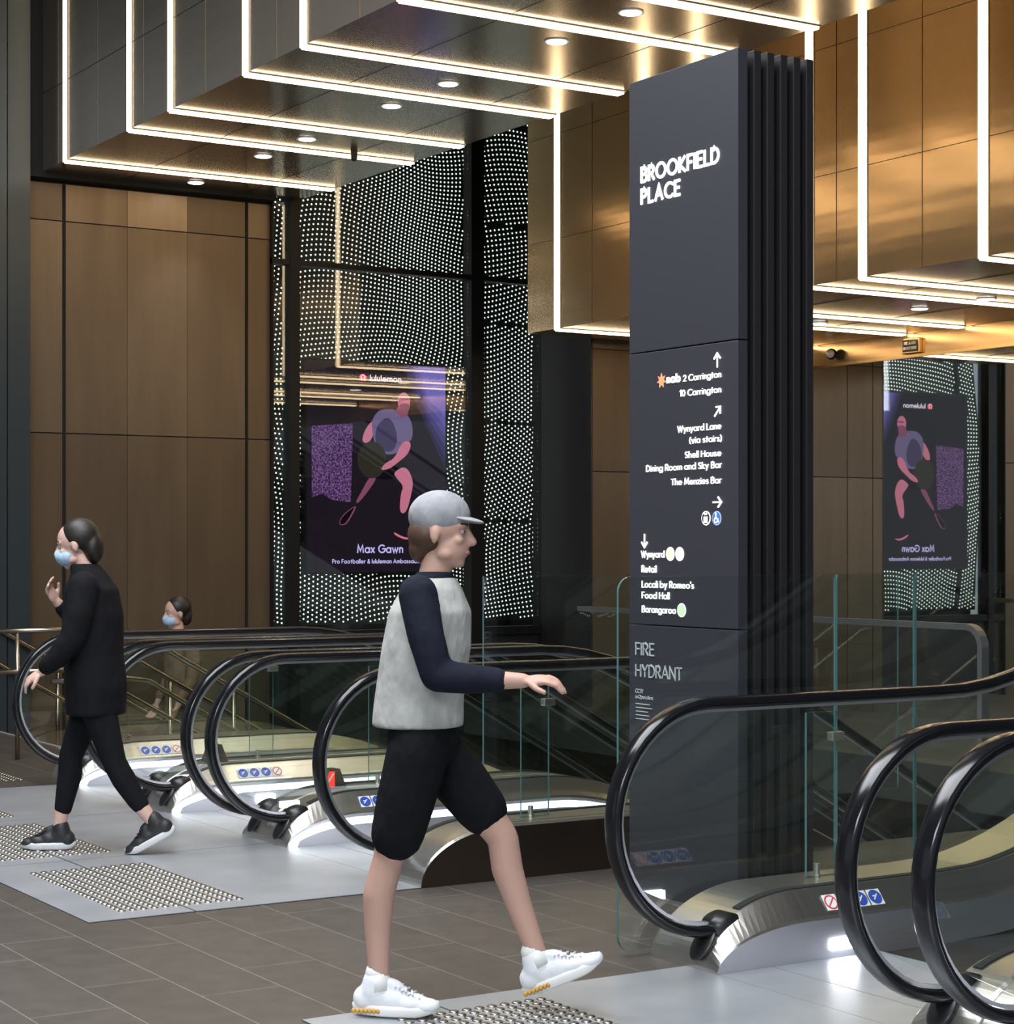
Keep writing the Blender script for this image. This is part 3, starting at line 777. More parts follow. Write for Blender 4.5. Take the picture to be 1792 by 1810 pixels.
escalator(11.34, 12.58, -1, 11.18, 12.98, 'escalator going down, farthest one, beside the stairs and masked walker')
escalator(4.62, 5.86, 1, 4.46, 6.15, 'escalator going up, in the foreground in front of the dark pylon', False, True, solid_outer=(False, True))
escalator(3.05, 4.285, 1, 2.80, 4.46, 'escalator going up at the right picture edge, its far handrail showing', False, True)

# indicator boxes on the decks
def indicator(y, z, lit, label):
    t = empty('direction_indicator', (4.9, y, z), label, 'indicator', 'indicator boxes on the escalator decks')
    mk('housing', prism(bmesh.new(), [(-.07, 0), (.07, 0), (.03, .105), (-.03, .105)], 'y', -.045, .045), M['boot'], t)
    bm = bmesh.new(); prism(bm, [(-.066, .012), (-.004, .012), (-.004, .095), (-.034, .095)], 'y', -.050, -.045)
    mk('lamp', bm, M['redled'] if lit else mat('dim_lamp', (.05, .08, .2), .3), t)
    bm = bmesh.new(); stroke(bm, [(-.05, .03), (-.015, .08)], .009, lambda a, c, h: Vector((a, -.0505-h, c)), .001)
    mk('lamp_symbol', bm, M['white'], t)
indicator(8.05, .262, True, 'small black indicator box with red lamp on bronze clad deck behind striding walker')
indicator(9.62, .262, True, 'small black indicator box with red lamp on deck between near and middle down escalators')
indicator(11.18, .262, False, 'small dark indicator box on deck between middle and far down escalators')
indicator(12.80, .262, True, 'small indicator box with red lamp on deck nearest the stairs')

# landing plates
def landing(y0, y1, label, x1=5.3, split=3.39, x0=2.91):
    t = empty('landing_plate', (x0, y0, 0), label, 'floor plate', 'metal landing plates')
    for a, c in ((x0, split-.005), (split+.005, 4.50)):
        mk('panel', box(bmesh.new(), a-x0, c-x0, .005, y1-y0-.005, .0005, .005), M['plate'], t)
    mk('joint_filler', box(bmesh.new(), 0, 4.5-x0, 0, y1-y0, .0002, .002), M['gap'], t)
landing(7.93, 9.54, 'grey metal floor plate before the nearest down escalator')
landing(9.54, 11.10, 'grey metal floor plate before the middle down escalator, under masked walker')
landing(11.10, 12.64, 'grey metal floor plate before the farthest down escalator')
landing(4.46, 5.93, 'grey metal floor plate before the foreground up escalator')
landing(2.80, 4.46, 'grey metal floor plate before the up escalator at bottom right corner')

# tactile studs
def stud_mesh():
    bm = bmesh.new(); prof = [(.0175, 0), (.0165, .003), (.012, .0055), (.006, .0062)]
    rings = [[bm.verts.new((r*math.cos(2*PI*k/12), r*math.sin(2*PI*k/12), z)) for k in range(12)] for r, z in prof]
    for a, c in zip(rings, rings[1:]):
        for k in range(12): bm.faces.new([a[k], a[(k+1) % 12], c[(k+1) % 12], c[k]])
    bm.faces.new(rings[-1])
    me = bpy.data.meshes.new('stud'); bm.to_mesh(me); bm.free(); me.materials.append(M['stud'])
    for p in me.polygons: p.use_smooth = True
    return me
STUD = stud_mesh()
def tactile(x0, y0, nx, ny, label, z=.005, near=True, indiv=100):
    t = empty('tactile_paving', (x0, y0, z), label, 'tactile paving', 'fields of tactile studs')
    pts = [(i*.05+.02, j*.05+.02) for j in range(ny) for i in range(nx)]
    pts.sort(key=lambda p: (abs(x0+p[0]-3.4)*0+(x0+p[0])*.5307+(y0+p[1])*.8476))
    if indiv and ny > 20 and y0 < 7: # foreground field: the frame only shows its far end
        pts.sort(key=lambda p: -p[1])
    for p in pts[:indiv]:
        o = link(bpy.data.objects.new('stud', STUD), t); o.location = (p[0], p[1], 0)
    if pts[indiv:]:
        bm = bmesh.new()
        for p in pts[indiv:]:
            src = bmesh.new(); src.from_mesh(STUD)
            off = len(bm.verts)
            vs = [bm.verts.new(v.co+Vector((p[0], p[1], 0))) for v in src.verts]
            for f in src.faces: 
                nf = bm.faces.new([vs[v.index] for v in f.verts]); nf.smooth = True
            src.free()
        o = mk('studs', bm, M['stud'], t); o['kind'] = 'stuff'
tactile(3.10, 8.08, 12, 24, 'field of round metal tactile studs on plate left of the striding walker')
tactile(3.10, 9.70, 12, 24, 'field of round metal tactile studs under the foot of masked walker in black')
tactile(3.10, 11.26, 12, 24, 'field of round metal tactile studs before the farthest down escalator')
tactile(3.17, 4.58, 12, 24, 'field of round metal tactile studs in foreground by the white sneaker')
tactile(3.75, 13.05, 12, 40, 'band of round metal tactile studs on brown tiles before the stairs', 0.0)

# ---------------------------------------------------------------- stairs
st_ = struct(empty('stairs', (5.3, 13.0, 0)))
bm = bmesh.new()
struct(boxo('floor', M['floor'], 4.5, 5.3, 13.0, 17.05, -.3, 0))
for k in range(17):
    x = 5.3+k*.28
    z = -(k+1)*.16
    box(bm, x, x+.28, 13.0, 17.05, z-.3, z)
mk('treads', bm, M['step'], st_).location = (-5.3, -13.0, 0)
bm = bmesh.new()
for k in range(17): box(bm, 5.3+k*.28-.04, 5.3+k*.28, 13.02, 17.0, -(k)*.16, -(k)*.16+.003)
mk('nosing', bm, M['nosing'], st_).location = (-5.3, -13.0, 0)
def stair_rail(y, label):
    t = empty('stair_handrail', (5.0, y, 0), label, 'handrail', 'stair handrails')
    def zz(x): return .95-(max(0, x-5.2))*.571
    for dz in (0, -.30):
        tube_bm = tube(bmesh.new(), [(4.55-5, 0, .95+dz), (5.1-5, 0, .95+dz), (5.25-5, 0, .93+dz)]+[(x-5, 0, zz(x)+dz) for x in (5.5, 7, 9.5)], .021, 10)
        mk('rail', tube_bm, M['rail_steel'], t, True)
    for x in (4.7, 5.9, 7.1, 8.3):
        b0 = 0 if x < 5.3 else -(int((x-5.3)/.28)+1)*.16
        mk('post', tube(bmesh.new(), [(x-5, 0, b0), (x-5, 0, zz(x)-.02)], .018, 8), M['rail_steel'], t, True)
stair_rail(13.12, 'steel stair handrail beside the farthest down escalator')
stair_rail(14.3, 'steel stair handrail in the middle of the stairs')
stair_rail(16.85, 'steel stair handrail along the bronze wall')

# ---------------------------------------------------------------- glass barriers
def rounded(x0, x1, z0, z1, r, corners):
    p = []
    for cx, cz, a0, key in ((x1, z0, -PI/2, 'br'), (x1, z1, 0, 'tr'), (x0, z1, PI/2, 'tl'), (x0, z0, PI, 'bl')):
        if key in corners:
            ox = cx-r if cx == x1 else cx+r; oz = cz-r if cz == z1 else cz+r
            for k in range(7): p.append((ox+r*math.cos(a0+PI/2*k/6), oz+r*math.sin(a0+PI/2*k/6)))
        else: p.append((cx, cz))
    return p
def barrier(y, panels, label, z0, z1, corners=('tl', 'bl'), clamp=None):
    x0 = panels[0][0]
    t = empty('glass_barrier', (x0, y, z0), label, 'glass barrier')
    for i, (a, c) in enumerate(panels):
        pts = [(p[0]-x0, p[1]-z0) for p in rounded(a, c, z0, z1, .06, corners if i == 0 else ())]
        bm = bmesh.new(); prism(bm, pts, 'y', -.006, .006)
        for f in bm.faces: f.material_index = 1 if abs(f.normal.y) < .5 and len(f.verts) == 4 else 0
        bm.faces.ensure_lookup_table(); bm.faces[0].material_index = 0; bm.faces[1].material_index = 0
        mk('glass_panel', bm, [M['glass'], M['gedge']], t)
    for (x, z) in (clamp or []):
        bm = bmesh.new(); box(bm, x-x0-.035, x-x0+.03, -.018, .018, z-z0-.018, z-z0+.018, .004); mk('clamp', bm, M['steel'], t)
    return t
barrier(7.99, [(4.87, 6.1), (6.11, 7.5)], 'frameless glass barrier standing on bronze clad deck behind striding walker', .262, 1.43, ())
barrier(6.20, [(4.38, 5.47), (5.48, 5.91), (5.92, 7.1), (7.11, 8.4)], 'tall frameless glass barrier with rounded corner in front of the pylon', .02, 1.455)
def deflector(x, y, w, h, label):
    t = barrier(y, [(x, x+w)], label, .262, .262+h, (), [(x+w, .262+h-.1)])
    bm = bmesh.new(); disc(bm, (w*.35, 0), .013, 'z', (-.0, .05), 10); disc(bm, (w*.35, 0), .02, 'z', (-.001, .01), 10)
    mk('foot', bm, M['steel'], t)
deflector(5.17, 6.03, .16, .65, 'narrow glass deflector with steel clamp on deck by the pylon')
deflector(5.15, 8.10, .16, .65, 'narrow glass deflector with steel clamp on bronze clad deck')
deflector(5.15, 9.66, .16, .65, 'narrow glass deflector with clamp between near and middle down escalators')
deflector(5.15, 11.22, .16, .65, 'narrow glass deflector with clamp between middle and far down escalators')
# guard rail at far side of void
t = empty('guardrail', (10.25, 9.9, 0), 'grey capped glass guardrail with rounded end right of the pylon', 'guardrail')
bm = bmesh.new()
path = [(0, y, 1.0) for y in (5.2, 3, 1, .3)]+[(0, .30-.14*math.sin(PI/2*k/6), 1.0-.14*(1-math.cos(PI/2*k/6))) for k in range(1, 7)]+[(0, .16, .5), (0, .16, 0)]
prev = None
for i, p in enumerate(path):
    a, c = Vector(path[max(i-1, 0)]), Vector(path[min(i+1, len(path)-1)])
    tt = (c-a).normalized(); nn = Vector((1, 0, 0)).cross(tt)
    cur = [bm.verts.new(Vector(p)+Vector((sx*.035, 0, 0))+nn*sz*.022) for sx, sz in ((-1, -1), (1, -1), (1, 1), (-1, 1))]
    if prev:
        for k in range(4): bm.faces.new([prev[k], prev[(k+1) % 4], cur[(k+1) % 4], cur[k]])
    else: bm.faces.new(cur)
    prev = cur
bm.faces.new(prev)
mk('cap_rail', bm, M['cap'], t)
for y0, y1 in ((.20, 1.8), (1.81, 3.4), (3.41, 5.2)):
    mk('glass_panel', box(bmesh.new(), -.006, .006, y0, y1, .03, .975), M['glass'], t)

# ================================================================ PEOPLE
def tmp_eval(bm, voxel, smooth=4):
    me = bpy.data.meshes.new('body'); bm.to_mesh(me); bm.free()
    o = bpy.data.objects.new('body', me); COL.objects.link(o)
    r = o.modifiers.new('r', 'REMESH'); r.mode = 'VOXEL'; r.voxel_size = voxel
    s = o.modifiers.new('s', 'SMOOTH'); s.iterations = smooth; s.factor = .5
    dg = bpy.context.evaluated_depsgraph_get(); dg.update()
    out = bpy.data.meshes.new_from_object(o.evaluated_get(dg))
    bpy.data.objects.remove(o); bpy.data.meshes.remove(me)
    for p in out.polygons: p.use_smooth = True
    return out
def cone(bm, a, b, ra, rb):
    a, b = Vector(a), Vector(b)
    ball(bm, a, ra, 2); ball(bm, b, rb, 2)
    d = b-a
    if d.length < 1e-4: return
    q = Vector((0, 0, 1)).rotation_difference(d.normalized()).to_matrix()
    mtx = Matrix.Translation((a+b)/2) @ q.to_4x4()
    bmesh.ops.create_cone(bm, cap_ends=True, segments=16, radius1=ra, radius2=rb, depth=d.length, matrix=mtx)
def chain(bm, pts):
    for (p, r), (q, s) in zip(pts, pts[1:]): cone(bm, p, q, r, s)
def loft(bm, secs, seg=20):
    """secs: (centre, rx forward, ry sideways) horizontal ellipses bottom to top, closed"""
    rings = []
    for c, rx, ry in secs:
        rings.append([bm.verts.new(Vector(c)+Vector((rx*math.cos(2*PI*k/seg), ry*math.sin(2*PI*k/seg), 0))) for k in range(seg)])
    for a, b in zip(rings, rings[1:]):
        for k in range(seg): bm.faces.new([a[k], a[(k+1) % seg], b[(k+1) % seg], b[k]])
    bm.faces.new(list(reversed(rings[0]))); bm.faces.new(rings[-1])
def hand(bm, wrist, d, curl, side, s=1.0):
    """wrist point, pointing direction d, curl direction, thumb side"""
    d = Vector(d).normalized(); curl = Vector(curl); curl = (curl-d*curl.dot(d)).normalized(); w = d.cross(curl)*side
    wrist = Vector(wrist)
    rot = Matrix((d, w, curl)).transposed()
    ball(bm, wrist+d*.045*s, 1, 3, (.052*s, .038*s, .016*s), rot)
    for k, ln in enumerate((.068, .076, .071, .056)):
        b0 = wrist+d*.078*s+w*(.030-.020*k)*s
        b1 = b0+(d*.85+curl*.35)*ln*.5*s; b2 = b1+(d*.6+curl*.8)*ln*.5*s
        chain(bm, [(b0, .0095*s), (b1, .0088*s), (b2, .0075*s)])
    t0 = wrist+d*.025*s+w*.03*s; t1 = t0+(w*.75+d*.6+curl*.3)*.035*s; t2 = t1+(d*.9+w*.25+curl*.4)*.03*s
    chain(bm, [(t0, .013*s), (t1, .0105*s), (t2, .009*s)])
def head(bm, c, pitch=0.0, s=1.0):
    R = Matrix.Rotation(pitch, 3, 'Y')
    c = Vector(c)
    def q(f, l_, z): return c+R @ Vector((f, l_, z))*s
    ball(bm, q(-.012, 0, .03), 1, 3, (.098*s, .076*s, .092*s), R)
    ball(bm, q(.028, 0, -.045), 1, 3, (.062*s, .058*s, .072*s), R)
    ball(bm, q(.055, 0, -.095), 1, 2, (.026*s, .028*s, .022*s), R)
    chain(bm, [(q(.083, 0, .012), .009*s), (q(.104, 0, -.026), .014*s)])
    for e in (-1, 1):
        ball(bm, q(.064, e*.030, .026), 1, 2, (.02*s, .026*s, .009*s), R)      # brow
        ball(bm, q(.060, e*.038, -.022), 1, 2, (.02*s, .02*s, .018*s), R)      # cheek
        ball(bm, q(-.012, e*.078, -.008), 1, 2, (.018*s, .009*s, .032*s), R)   # ear
        ball(bm, q(.018, e*.05, -.07), 1, 2, (.03*s, .014*s, .02*s), R)        # jaw
    ball(bm, q(.081, 0, -.056), 1, 2, (.012*s, .024*s, .007*s), R)
    ball(bm, q(.079, 0, -.068), 1, 2, (.012*s, .020*s, .007*s), R)
    return q
def person(label, origin, heading):
    o = empty('person', origin, label, 'person')
    o.rotation_euler = (0, 0, heading)
    return o
def part(name, me_or_bm, m, parent, voxel=None, smooth=4):
    if voxel: me = tmp_eval(me_or_bm, voxel, smooth)
    else:
        me = bpy.data.meshes.new(name); bmesh.ops.recalc_face_normals(me_or_bm, faces=me_or_bm.faces); me_or_bm.to_mesh(me); me_or_bm.free()
        for p in me.polygons: p.use_smooth = True
    me.name = name
    me.materials.append(m)
    return link(bpy.data.objects.new(name, me), parent)
SKIN = mat('skin_light', (.50, .30, .235), .55); 
SKIN2 = mat('skin_fair', (.55, .35, .29), .55)
EYE = mat('eye_dark', (.03, .02, .02), .2); EYEW = mat('eye_white', (.42, .38, .36), .4); LIP = mat('lip', (.42, .18, .16), .5)
def fabric(name, c, r=.85, s=18):
    m = mat(name, c, r, 0, .12); noise_color(m, tuple(x*.85 for x in c), tuple(x*1.12 for x in c), (1, 1, 1), s, 4); noise_bump(m, (1.3, 1.3, .7), 8, .55, .035, 3); return m
NAVY = fabric('navy_knit', (.012, .014, .024)); BLACK = fabric('black_fabric', (.008, .008, .010)); GREY = fabric('grey_knit', (.30, .30, .32))
WHITEF = fabric('off_white_cloth', (.42, .42, .40)); MASK = fabric('blue_mask', (.36, .50, .64), .7, 40); TAN = fabric('tan_coat', (.20, .13, .08))
HAIRD = mat('dark_hair', (.012, .008, .006), .5); HAIRB = mat('brown_hair', (.07, .035, .02), .5)
SHOEW = mat('white_shoe_mesh', (.72, .73, .76), .6); SOLEW = mat('white_sole', (.75, .74, .72), .5); AMBER = mat('amber_heel', (.55, .30, .05), .4)
SHOEB = mat('black_shoe_mesh', (.014, .014, .016), .5); SOLEG = mat('pale_sole', (.55, .55, .56), .5)
def face_bits(root, q, s=1.0, mouth=True):
    for e in (-1, 1):
        b0 = bmesh.new(); ball(b0, q(.0695, e*.031, .008), .0095*s, 2); ey = part('eye', b0, EYEW, root)
        b0 = bmesh.new(); ball(b0, q(.0772, e*.032, .008), .0046*s, 2); part('iris', b0, EYE, ey)
        b0 = bmesh.new(); cone(b0, q(.082, e*.016, .031), q(.070, e*.048, .034), .004*s, .003*s); part('eyebrow', b0, HAIRD, root)
    if mouth:
        b0 = bmesh.new(); ball(b0, q(.088, 0, -.061), 1, 2, (.007*s, .021*s, .008*s)); part('lips', b0, LIP, root)
def shoe(root, ankle, yaw, pitch, upm, solem, name='sneaker', accent=None, L=.285, zground=None):
    """foot pointing along +x after yaw; ankle = joint; sole 0.10 below at pitch 0"""
    R = Matrix.Rotation(yaw, 3, 'Z') @ Matrix.Rotation(pitch, 3, 'Y')
    a = Vector(ankle)
    def q(x, y, z): return a+R @ Vector((x, y, z-.10))
    k = L/.285
    u = bmesh.new()
    for (x, z, rx, ry, rz) in [(-.045, .052, .045, .038, .045), (.0, .062, .055, .040, .05), (.055, .05, .06, .042, .042), (.11, .04, .062, .046, .034), (.160, .033, .050, .043, .026)]:
        ball(u, q(x*k, 0, z), 1, 3, (rx*k, ry, rz), R)
    chain(u, [(q(-.02*k, 0, .075), .045), (q(-.012*k, 0, .115), .042)])
    ball(u, q(.055*k, 0, .095), 1, 2, (.045*k, .026, .022), R @ Matrix.Rotation(math.radians(28), 3, 'Y'))
    sh = part(name, u, upm, root, .006, 9)
    out = []
    n_ = 36
    for i in range(n_):
        t_ = 2*PI*i/n_; x = math.cos(t_); y = math.sin(t_)
        xx = (.0575+.1475*x)*k; ww = .045*(1.0+.12*x)*(1-.25*max(0, -x-.3))
        out.append((xx, ww*math.copysign(abs(y)**.75, y)))
    b0 = bmesh.new()
    lv = [(0.0, .93), (.006, 1.0), (.024, 1.02), (.034, .97)]
    rings = []
    for z, f in lv:
        rings.append([b0.verts.new(q(.0575*k+(x-.0575*k)*f, y*f, z+(.018*max(0, (x/k-.13)/.075)**2)+.01*max(0, (-x/k-.05)/.04)**2)) for x, y in out])
    for A, B in zip(rings, rings[1:]):
        for i in range(n_): b0.faces.new([A[i], A[(i+1) % n_], B[(i+1) % n_], B[i]])
    b0.faces.new(list(reversed(rings[0]))); b0.faces.new(rings[-1])
    so = part('sole', b0, solem, sh)
    b0 = bmesh.new()
    for j in range(4):
        x = .062+.022*j
        cone(b0, q(x*k, -.026, .098-.011*j), q((x+.014)*k, .026, .096-.011*j), .004, .004)
        cone(b0, q(x*k, .026, .098-.011*j), q((x+.014)*k, -.026, .096-.011*j), .004, .004)
    part('laces', b0, upm, sh)
    if accent:
        b0 = bmesh.new()
        for e in (-1, 1):
            b0 = bmesh.new()
            for i in range(7): ball(b0, q((-.078+.014*i)*k, e*.0405, .017), 1, 1, (.0085, .006, .010), R)
            part('heel_insert', b0, accent, sh)
    return sh

# ---- striding walker with grey cap
hd = math.radians(-42.3)
w1 = person('person striding right in grey cap, white vest, dark shorts and white sneakers', (3.235, 5.862, .0115), hd)
HIP, SH = (.09, 0, .90), (.115, 0, 1.42)
b = bmesh.new()
loft(b, [((.085, 0, .84), .085, .13), ((.085, 0, .92), .10, .155), ((.09, 0, 1.05), .088, .135), ((.105, 0, 1.22), .10, .15), ((.115, 0, 1.36), .098, .165), ((.12, 0, 1.43), .06, .11)])
chain(b, [((.12, 0, 1.42), .058), ((.14, 0, 1.52), .052)])
q1 = head(b, (.158, 0, 1.605), math.radians(4))
# near (right) side is y<0 ; stance leg is the near leg
chain(b, [((.09, -.085, .90), .085), ((.04, -.085, .72), .072), ((-.012, -.08, .52), .052)])
chain(b, [((-.012, -.08, .52), .052), ((-.045, -.08, .40), .054), ((-.05, -.075, .28), .045), ((-.045, -.075, .12), .034), ((-.045, -.075, .09), .034)])
chain(b, [((.09, .085, .90), .085), ((.22, .085, .735), .072), ((.345, .085, .575), .053)])
chain(b, [((.345, .085, .575), .053), ((.36, .085, .47), .054), ((.40, .085, .35), .044), ((.46, .085, .19), .034)])
# right arm bends forward, hand reaching ahead
chain(b, [((.11, -.185, 1.40), .055), ((.145, -.215, 1.27), .046), ((.185, -.225, 1.14), .038)])
chain(b, [((.185, -.225, 1.14), .038), ((.32, -.215, 1.128), .036), ((.465, -.20, 1.125), .025)])
hand(b, (.465, -.20, 1.125), (1, .05, .05), (0, .25, -1), -1)
chain(b, [((.11, .185, 1.40), .055), ((.05, .22, 1.27), .046), ((-.02, .225, 1.14), .038)])
chain(b, [((-.02, .225, 1.14), .038), ((-.05, .215, 1.02), .034), ((-.05, .20, .90), .025)])
hand(b, (-.05, .20, .90), (.1, 0, -1), (1, 0, .1), 1)
part('body', b, SKIN, w1, .0065, 3)
face_bits(w1, q1)
b = bmesh.new(); ball(b, q1(-.018, 0, .055), 1, 3, (.107, .085, .088)); 
cp = part('cap', b, GREY, w1, .008, 3)
b = bmesh.new(); ball(b, q1(.075, 0, .050), 1, 3, (.062, .066, .010), Matrix.Rotation(math.radians(12), 3, 'Y')); part('cap_brim', b, GREY, cp)
b = bmesh.new(); ball(b, q1(-.05, 0, -.01), 1, 3, (.072, .080, .07)); ball(b, q1(-.075, 0, -.06), 1, 2, (.04, .06, .05)); part('hair', b, HAIRB, w1, .008, 3)
# dark sweater (sleeves and collar) then white vest over it
b = bmesh.new()
chain(b, [((.11, -.175, 1.405), .066), ((.145, -.215, 1.27), .061), ((.185, -.225, 1.14), .055), ((.29, -.217, 1.130), .050), ((.38, -.208, 1.127), .042)])
chain(b, [((.11, .175, 1.405), .066), ((.05, .22, 1.27), .061), ((-.02, .225, 1.14), .053), ((-.05, .215, 1.02), .046)])
loft(b, [((.085, 0, .90), .112, .165), ((.09, 0, 1.05), .10, .147), ((.105, 0, 1.22), .108, .160), ((.115, 0, 1.36), .105, .175), ((.122, 0, 1.44), .07, .10), ((.13, 0, 1.475), .062, .068)])
part('sweater', b, NAVY, w1, .010, 3)
b = bmesh.new()
loft(b, [((.07, 0, .955), .155, .172), ((.075, 0, 1.05), .150, .168), ((.10, 0, 1.22), .150, .172), ((.113, 0, 1.34), .138, .172), ((.118, 0, 1.42), .10, .135), ((.122, 0, 1.455), .078, .09)])
vs = part('vest', b, WHITEF, w1, .010, 3)
b = bmesh.new()
loft(b, [((.085, 0, .84), .11, .165), ((.085, 0, .93), .118, .170), ((.088, 0, .98), .105, .155)])
chain(b, [((.09, -.085, .88), .105), ((.045, -.087, .70), .098), ((.02, -.087, .60), .090)])
chain(b, [((.09, .085, .88), .105), ((.20, .087, .76), .097), ((.275, .087, .665), .088)])
part('shorts', b, BLACK, w1, .010, 3)
for (a_, p_) in (((-.045, -.075, .10), 0), ((.468, .085, .165), math.radians(-24))):
    b = bmesh.new(); R_ = Matrix.Rotation(p_, 3, 'Y'); chain(b, [(Vector(a_)+R_ @ Vector((0, 0, -.02)), .043), (Vector(a_)+R_ @ Vector((-.008, 0, .035)), .040)]); part('sock', b, SOLEW, w1)
    shoe(w1, a_, 0, p_, SHOEW, SOLEW, accent=AMBER)

# ---- masked walker in black
hd2 = math.radians(180-32.05)
w2 = person('masked person in black jacket and leggings walking left on landing plate', (3.389, 9.87, .0115), hd2)
b = bmesh.new()
loft(b, [((-.25, 0, .82), .09, .14), ((-.25, 0, .92), .105, .16), ((-.25, 0, 1.05), .085, .13), ((-.24, 0, 1.2), .105, .145), ((-.235, 0, 1.34), .095, .16), ((-.225, 0, 1.41), .06, .10)])
chain(b, [((-.225, 0, 1.40), .054), ((-.185, 0, 1.49), .05)])
q2 = head(b, (-.155, 0, 1.565), math.radians(12))
chain(b, [((-.25, -.08, .87), .09), ((-.19, -.08, .68), .075), ((-.115, -.075, .475), .053), ((-.11, -.075, .38), .056), ((-.08, -.07, .25), .043), ((-.055, -.07, .10), .032)])
chain(b, [((-.25, .08, .87), .09), ((-.31, .08, .66), .075), ((-.37, .075, .46), .053), ((-.42, .075, .37), .055), ((-.48, .07, .27), .043), ((-.565, .07, .155), .032)])
chain(b, [((-.235, -.18, 1.36), .05), ((-.27, -.215, 1.22), .043), ((-.27, -.22, 1.10), .037), ((-.15, -.19, 1.15), .034), ((-.04, -.10, 1.27), .025)])
hand(b, (-.04, -.10, 1.27), (.45, .45, .9), (-.8, .4, .3), 1)
chain(b, [((-.235, .18, 1.36), .05), ((-.22, .215, 1.22), .043), ((-.19, .22, 1.10), .037), ((-.11, .215, 1.0), .033), ((-.03, .20, .93), .025)])
hand(b, (-.03, .20, .93), (.8, -.1, -.5), (0, -.5, -1), 1)
part('body', b, SKIN2, w2, .0065, 3)
face_bits(w2, q2, mouth=False)
b = bmesh.new(); ball(b, q2(.048, 0, -.052), 1, 3, (.066, .066, .052)); ball(b, q2(.075, 0, -.035), 1, 2, (.045, .035, .035)); part('face_mask', b, MASK, w2, .007, 2)
b = bmesh.new(); ball(b, q2(-.035, 0, .042), 1, 3, (.100, .087, .094)); ball(b, q2(-.09, 0, -.03), 1, 3, (.05, .068, .09)); part('hair', b, HAIRD, w2, .008, 2)
b = bmesh.new()
loft(b, [((-.26, 0, .70), .15, .19), ((-.26, 0, .85), .16, .20), ((-.25, 0, 1.0), .15, .185), ((-.245, 0, 1.2), .155, .19), ((-.238, 0, 1.34), .135, .185), ((-.225, 0, 1.42), .09, .12), ((-.20, 0, 1.47), .075, .08)])
chain(b, [((-.235, -.175, 1.36), .078), ((-.27, -.215, 1.22), .072), ((-.27, -.22, 1.10), .066), ((-.15, -.19, 1.15), .058), ((-.065, -.12, 1.24), .044)])
chain(b, [((-.235, .175, 1.36), .078), ((-.22, .215, 1.22), .072), ((-.19, .22, 1.10), .066), ((-.11, .215, 1.0), .056), ((-.055, .205, .955), .044)])
part('jacket', b, BLACK, w2, .011, 3)
b = bmesh.new()
loft(b, [((-.25, 0, .78), .10, .16), ((-.25, 0, .95), .11, .165)])
chain(b, [((-.25, -.08, .87), .10), ((-.19, -.08, .68), .083), ((-.115, -.075, .475), .061), ((-.11, -.075, .38), .063), ((-.085, -.07, .25), .050), ((-.077, -.07, .21), .046)])
chain(b, [((-.25, .08, .87), .10), ((-.31, .08, .66), .083), ((-.37, .075, .46), .061), ((-.42, .075, .37), .062), ((-.48, .07, .27), .050), ((-.50, .07, .245), .047)])
part('leggings', b, BLACK, w2, .009, 3)
shoe(w2, (-.055, -.07, .10), 0, 0, SHOEB, SOLEG, L=.27)
shoe(w2, (-.565, .07, .155), 0, math.radians(28), SHOEB, SOLEG, L=.27)

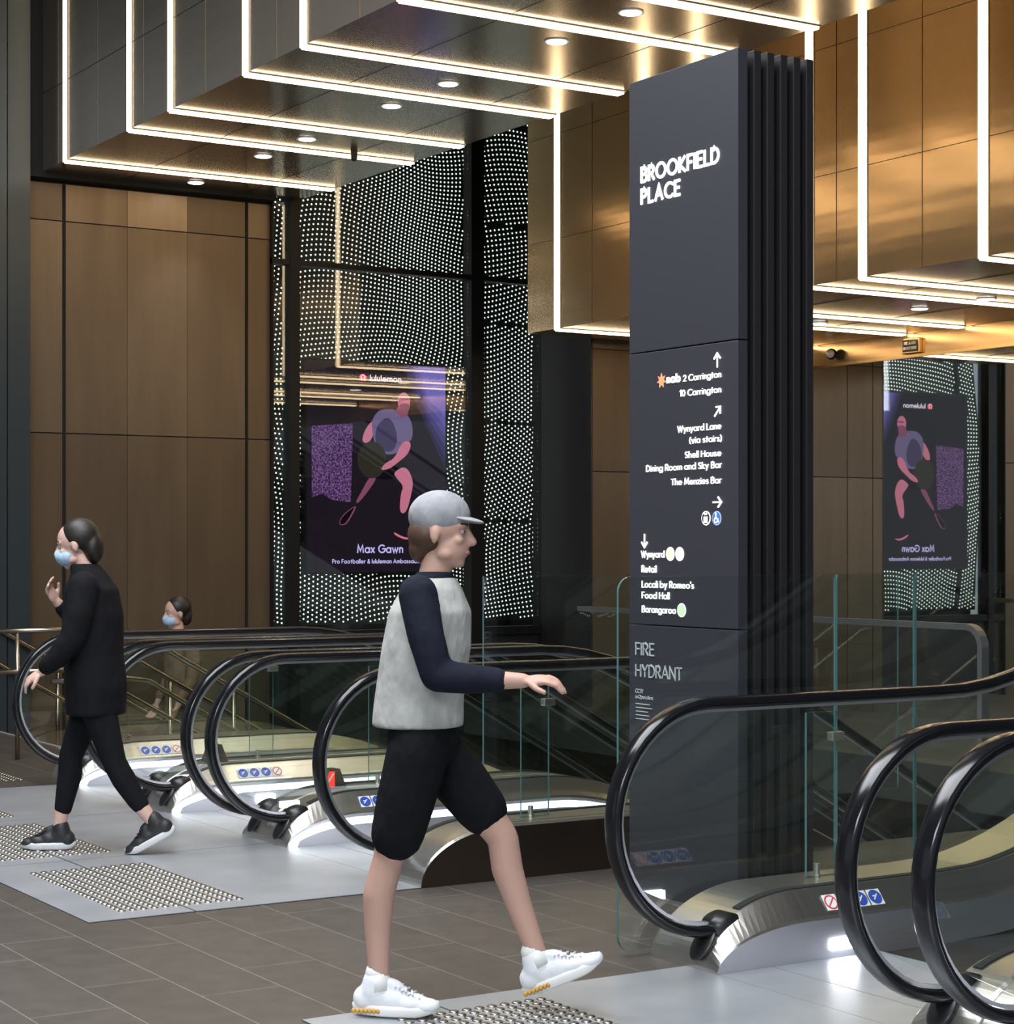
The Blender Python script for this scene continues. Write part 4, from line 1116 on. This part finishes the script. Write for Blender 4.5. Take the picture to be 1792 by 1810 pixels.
# ---- masked person on the stairs
w3 = person('masked person in tan top coming up the far stairs', (6.28, 15.0, -.64), math.radians(180))
b = bmesh.new()
loft(b, [((0, 0, .84), .09, .14), ((0, 0, .94), .10, .16), ((0, 0, 1.08), .09, .14), ((.01, 0, 1.25), .10, .155), ((.01, 0, 1.42), .095, .17), ((.015, 0, 1.49), .06, .10)])
chain(b, [((.015, 0, 1.48), .055), ((.03, 0, 1.58), .05)])
q3 = head(b, (.045, 0, 1.67), math.radians(6))
for e in (-1, 1):
    lift = .16 if e > 0 else 0; fx = .30 if e > 0 else 0
    chain(b, [((0, e*.085, .88), .09), ((fx*.6, e*.085, .70), .073), ((fx*.9, e*.085, .49+lift*.6), .053), ((fx*.95, e*.085, .3+lift), .047), ((fx*.93, e*.085, .09+lift), .034)])
    chain(b, [((0, e*.19, 1.43), .05), ((-.02, e*.22, 1.28), .043), ((0, e*.225, 1.14), .037), ((.07, e*.22, 1.02), .033), ((.12, e*.21, .93), .025)])
    hand(b, (.12, e*.21, .93), (.4, 0, -.9), (.6, -e*.5, .2), -e)
part('body', b, SKIN, w3, .008, 3)
face_bits(w3, q3, mouth=False)
b = bmesh.new(); ball(b, q3(.048, 0, -.052), 1, 3, (.066, .066, .052)); ball(b, q3(.075, 0, -.035), 1, 2, (.045, .035, .035)); part('face_mask', b, MASK, w3, .008, 2)
b = bmesh.new(); ball(b, q3(-.035, 0, .045), 1, 3, (.102, .089, .094)); ball(b, q3(-.085, 0, -.03), 1, 3, (.05, .066, .08)); part('hair', b, HAIRD, w3, .009, 2)
b = bmesh.new()
loft(b, [((0, 0, .86), .125, .18), ((0, 0, 1.05), .12, .17), ((.01, 0, 1.25), .125, .18), ((.01, 0, 1.42), .115, .185), ((.015, 0, 1.5), .075, .11), ((.02, 0, 1.54), .065, .075)])
for e in (-1, 1): chain(b, [((0, e*.185, 1.43), .068), ((-.02, e*.22, 1.28), .06), ((0, e*.225, 1.14), .053), ((.09, e*.217, .99), .042)])
part('sweater', b, TAN, w3, .011, 3)
b = bmesh.new(); loft(b, [((0, 0, .80), .10, .16), ((0, 0, .95), .11, .168)])
for e in (-1, 1):
    lift = .16 if e > 0 else 0; fx = .30 if e > 0 else 0
    chain(b, [((0, e*.085, .88), .10), ((fx*.6, e*.085, .70), .085), ((fx*.9, e*.085, .49+lift*.6), .068), ((fx*.95, e*.085, .3+lift), .062), ((fx*.93, e*.085, .13+lift), .055)])
part('trousers', b, NAVY, w3, .011, 3)
shoe(w3, (0, -.085, .10), 0, 0, SHOEB, SOLEG, L=.28); shoe(w3, (.28, .085, .26), 0, 0, SHOEB, SOLEG, L=.28)
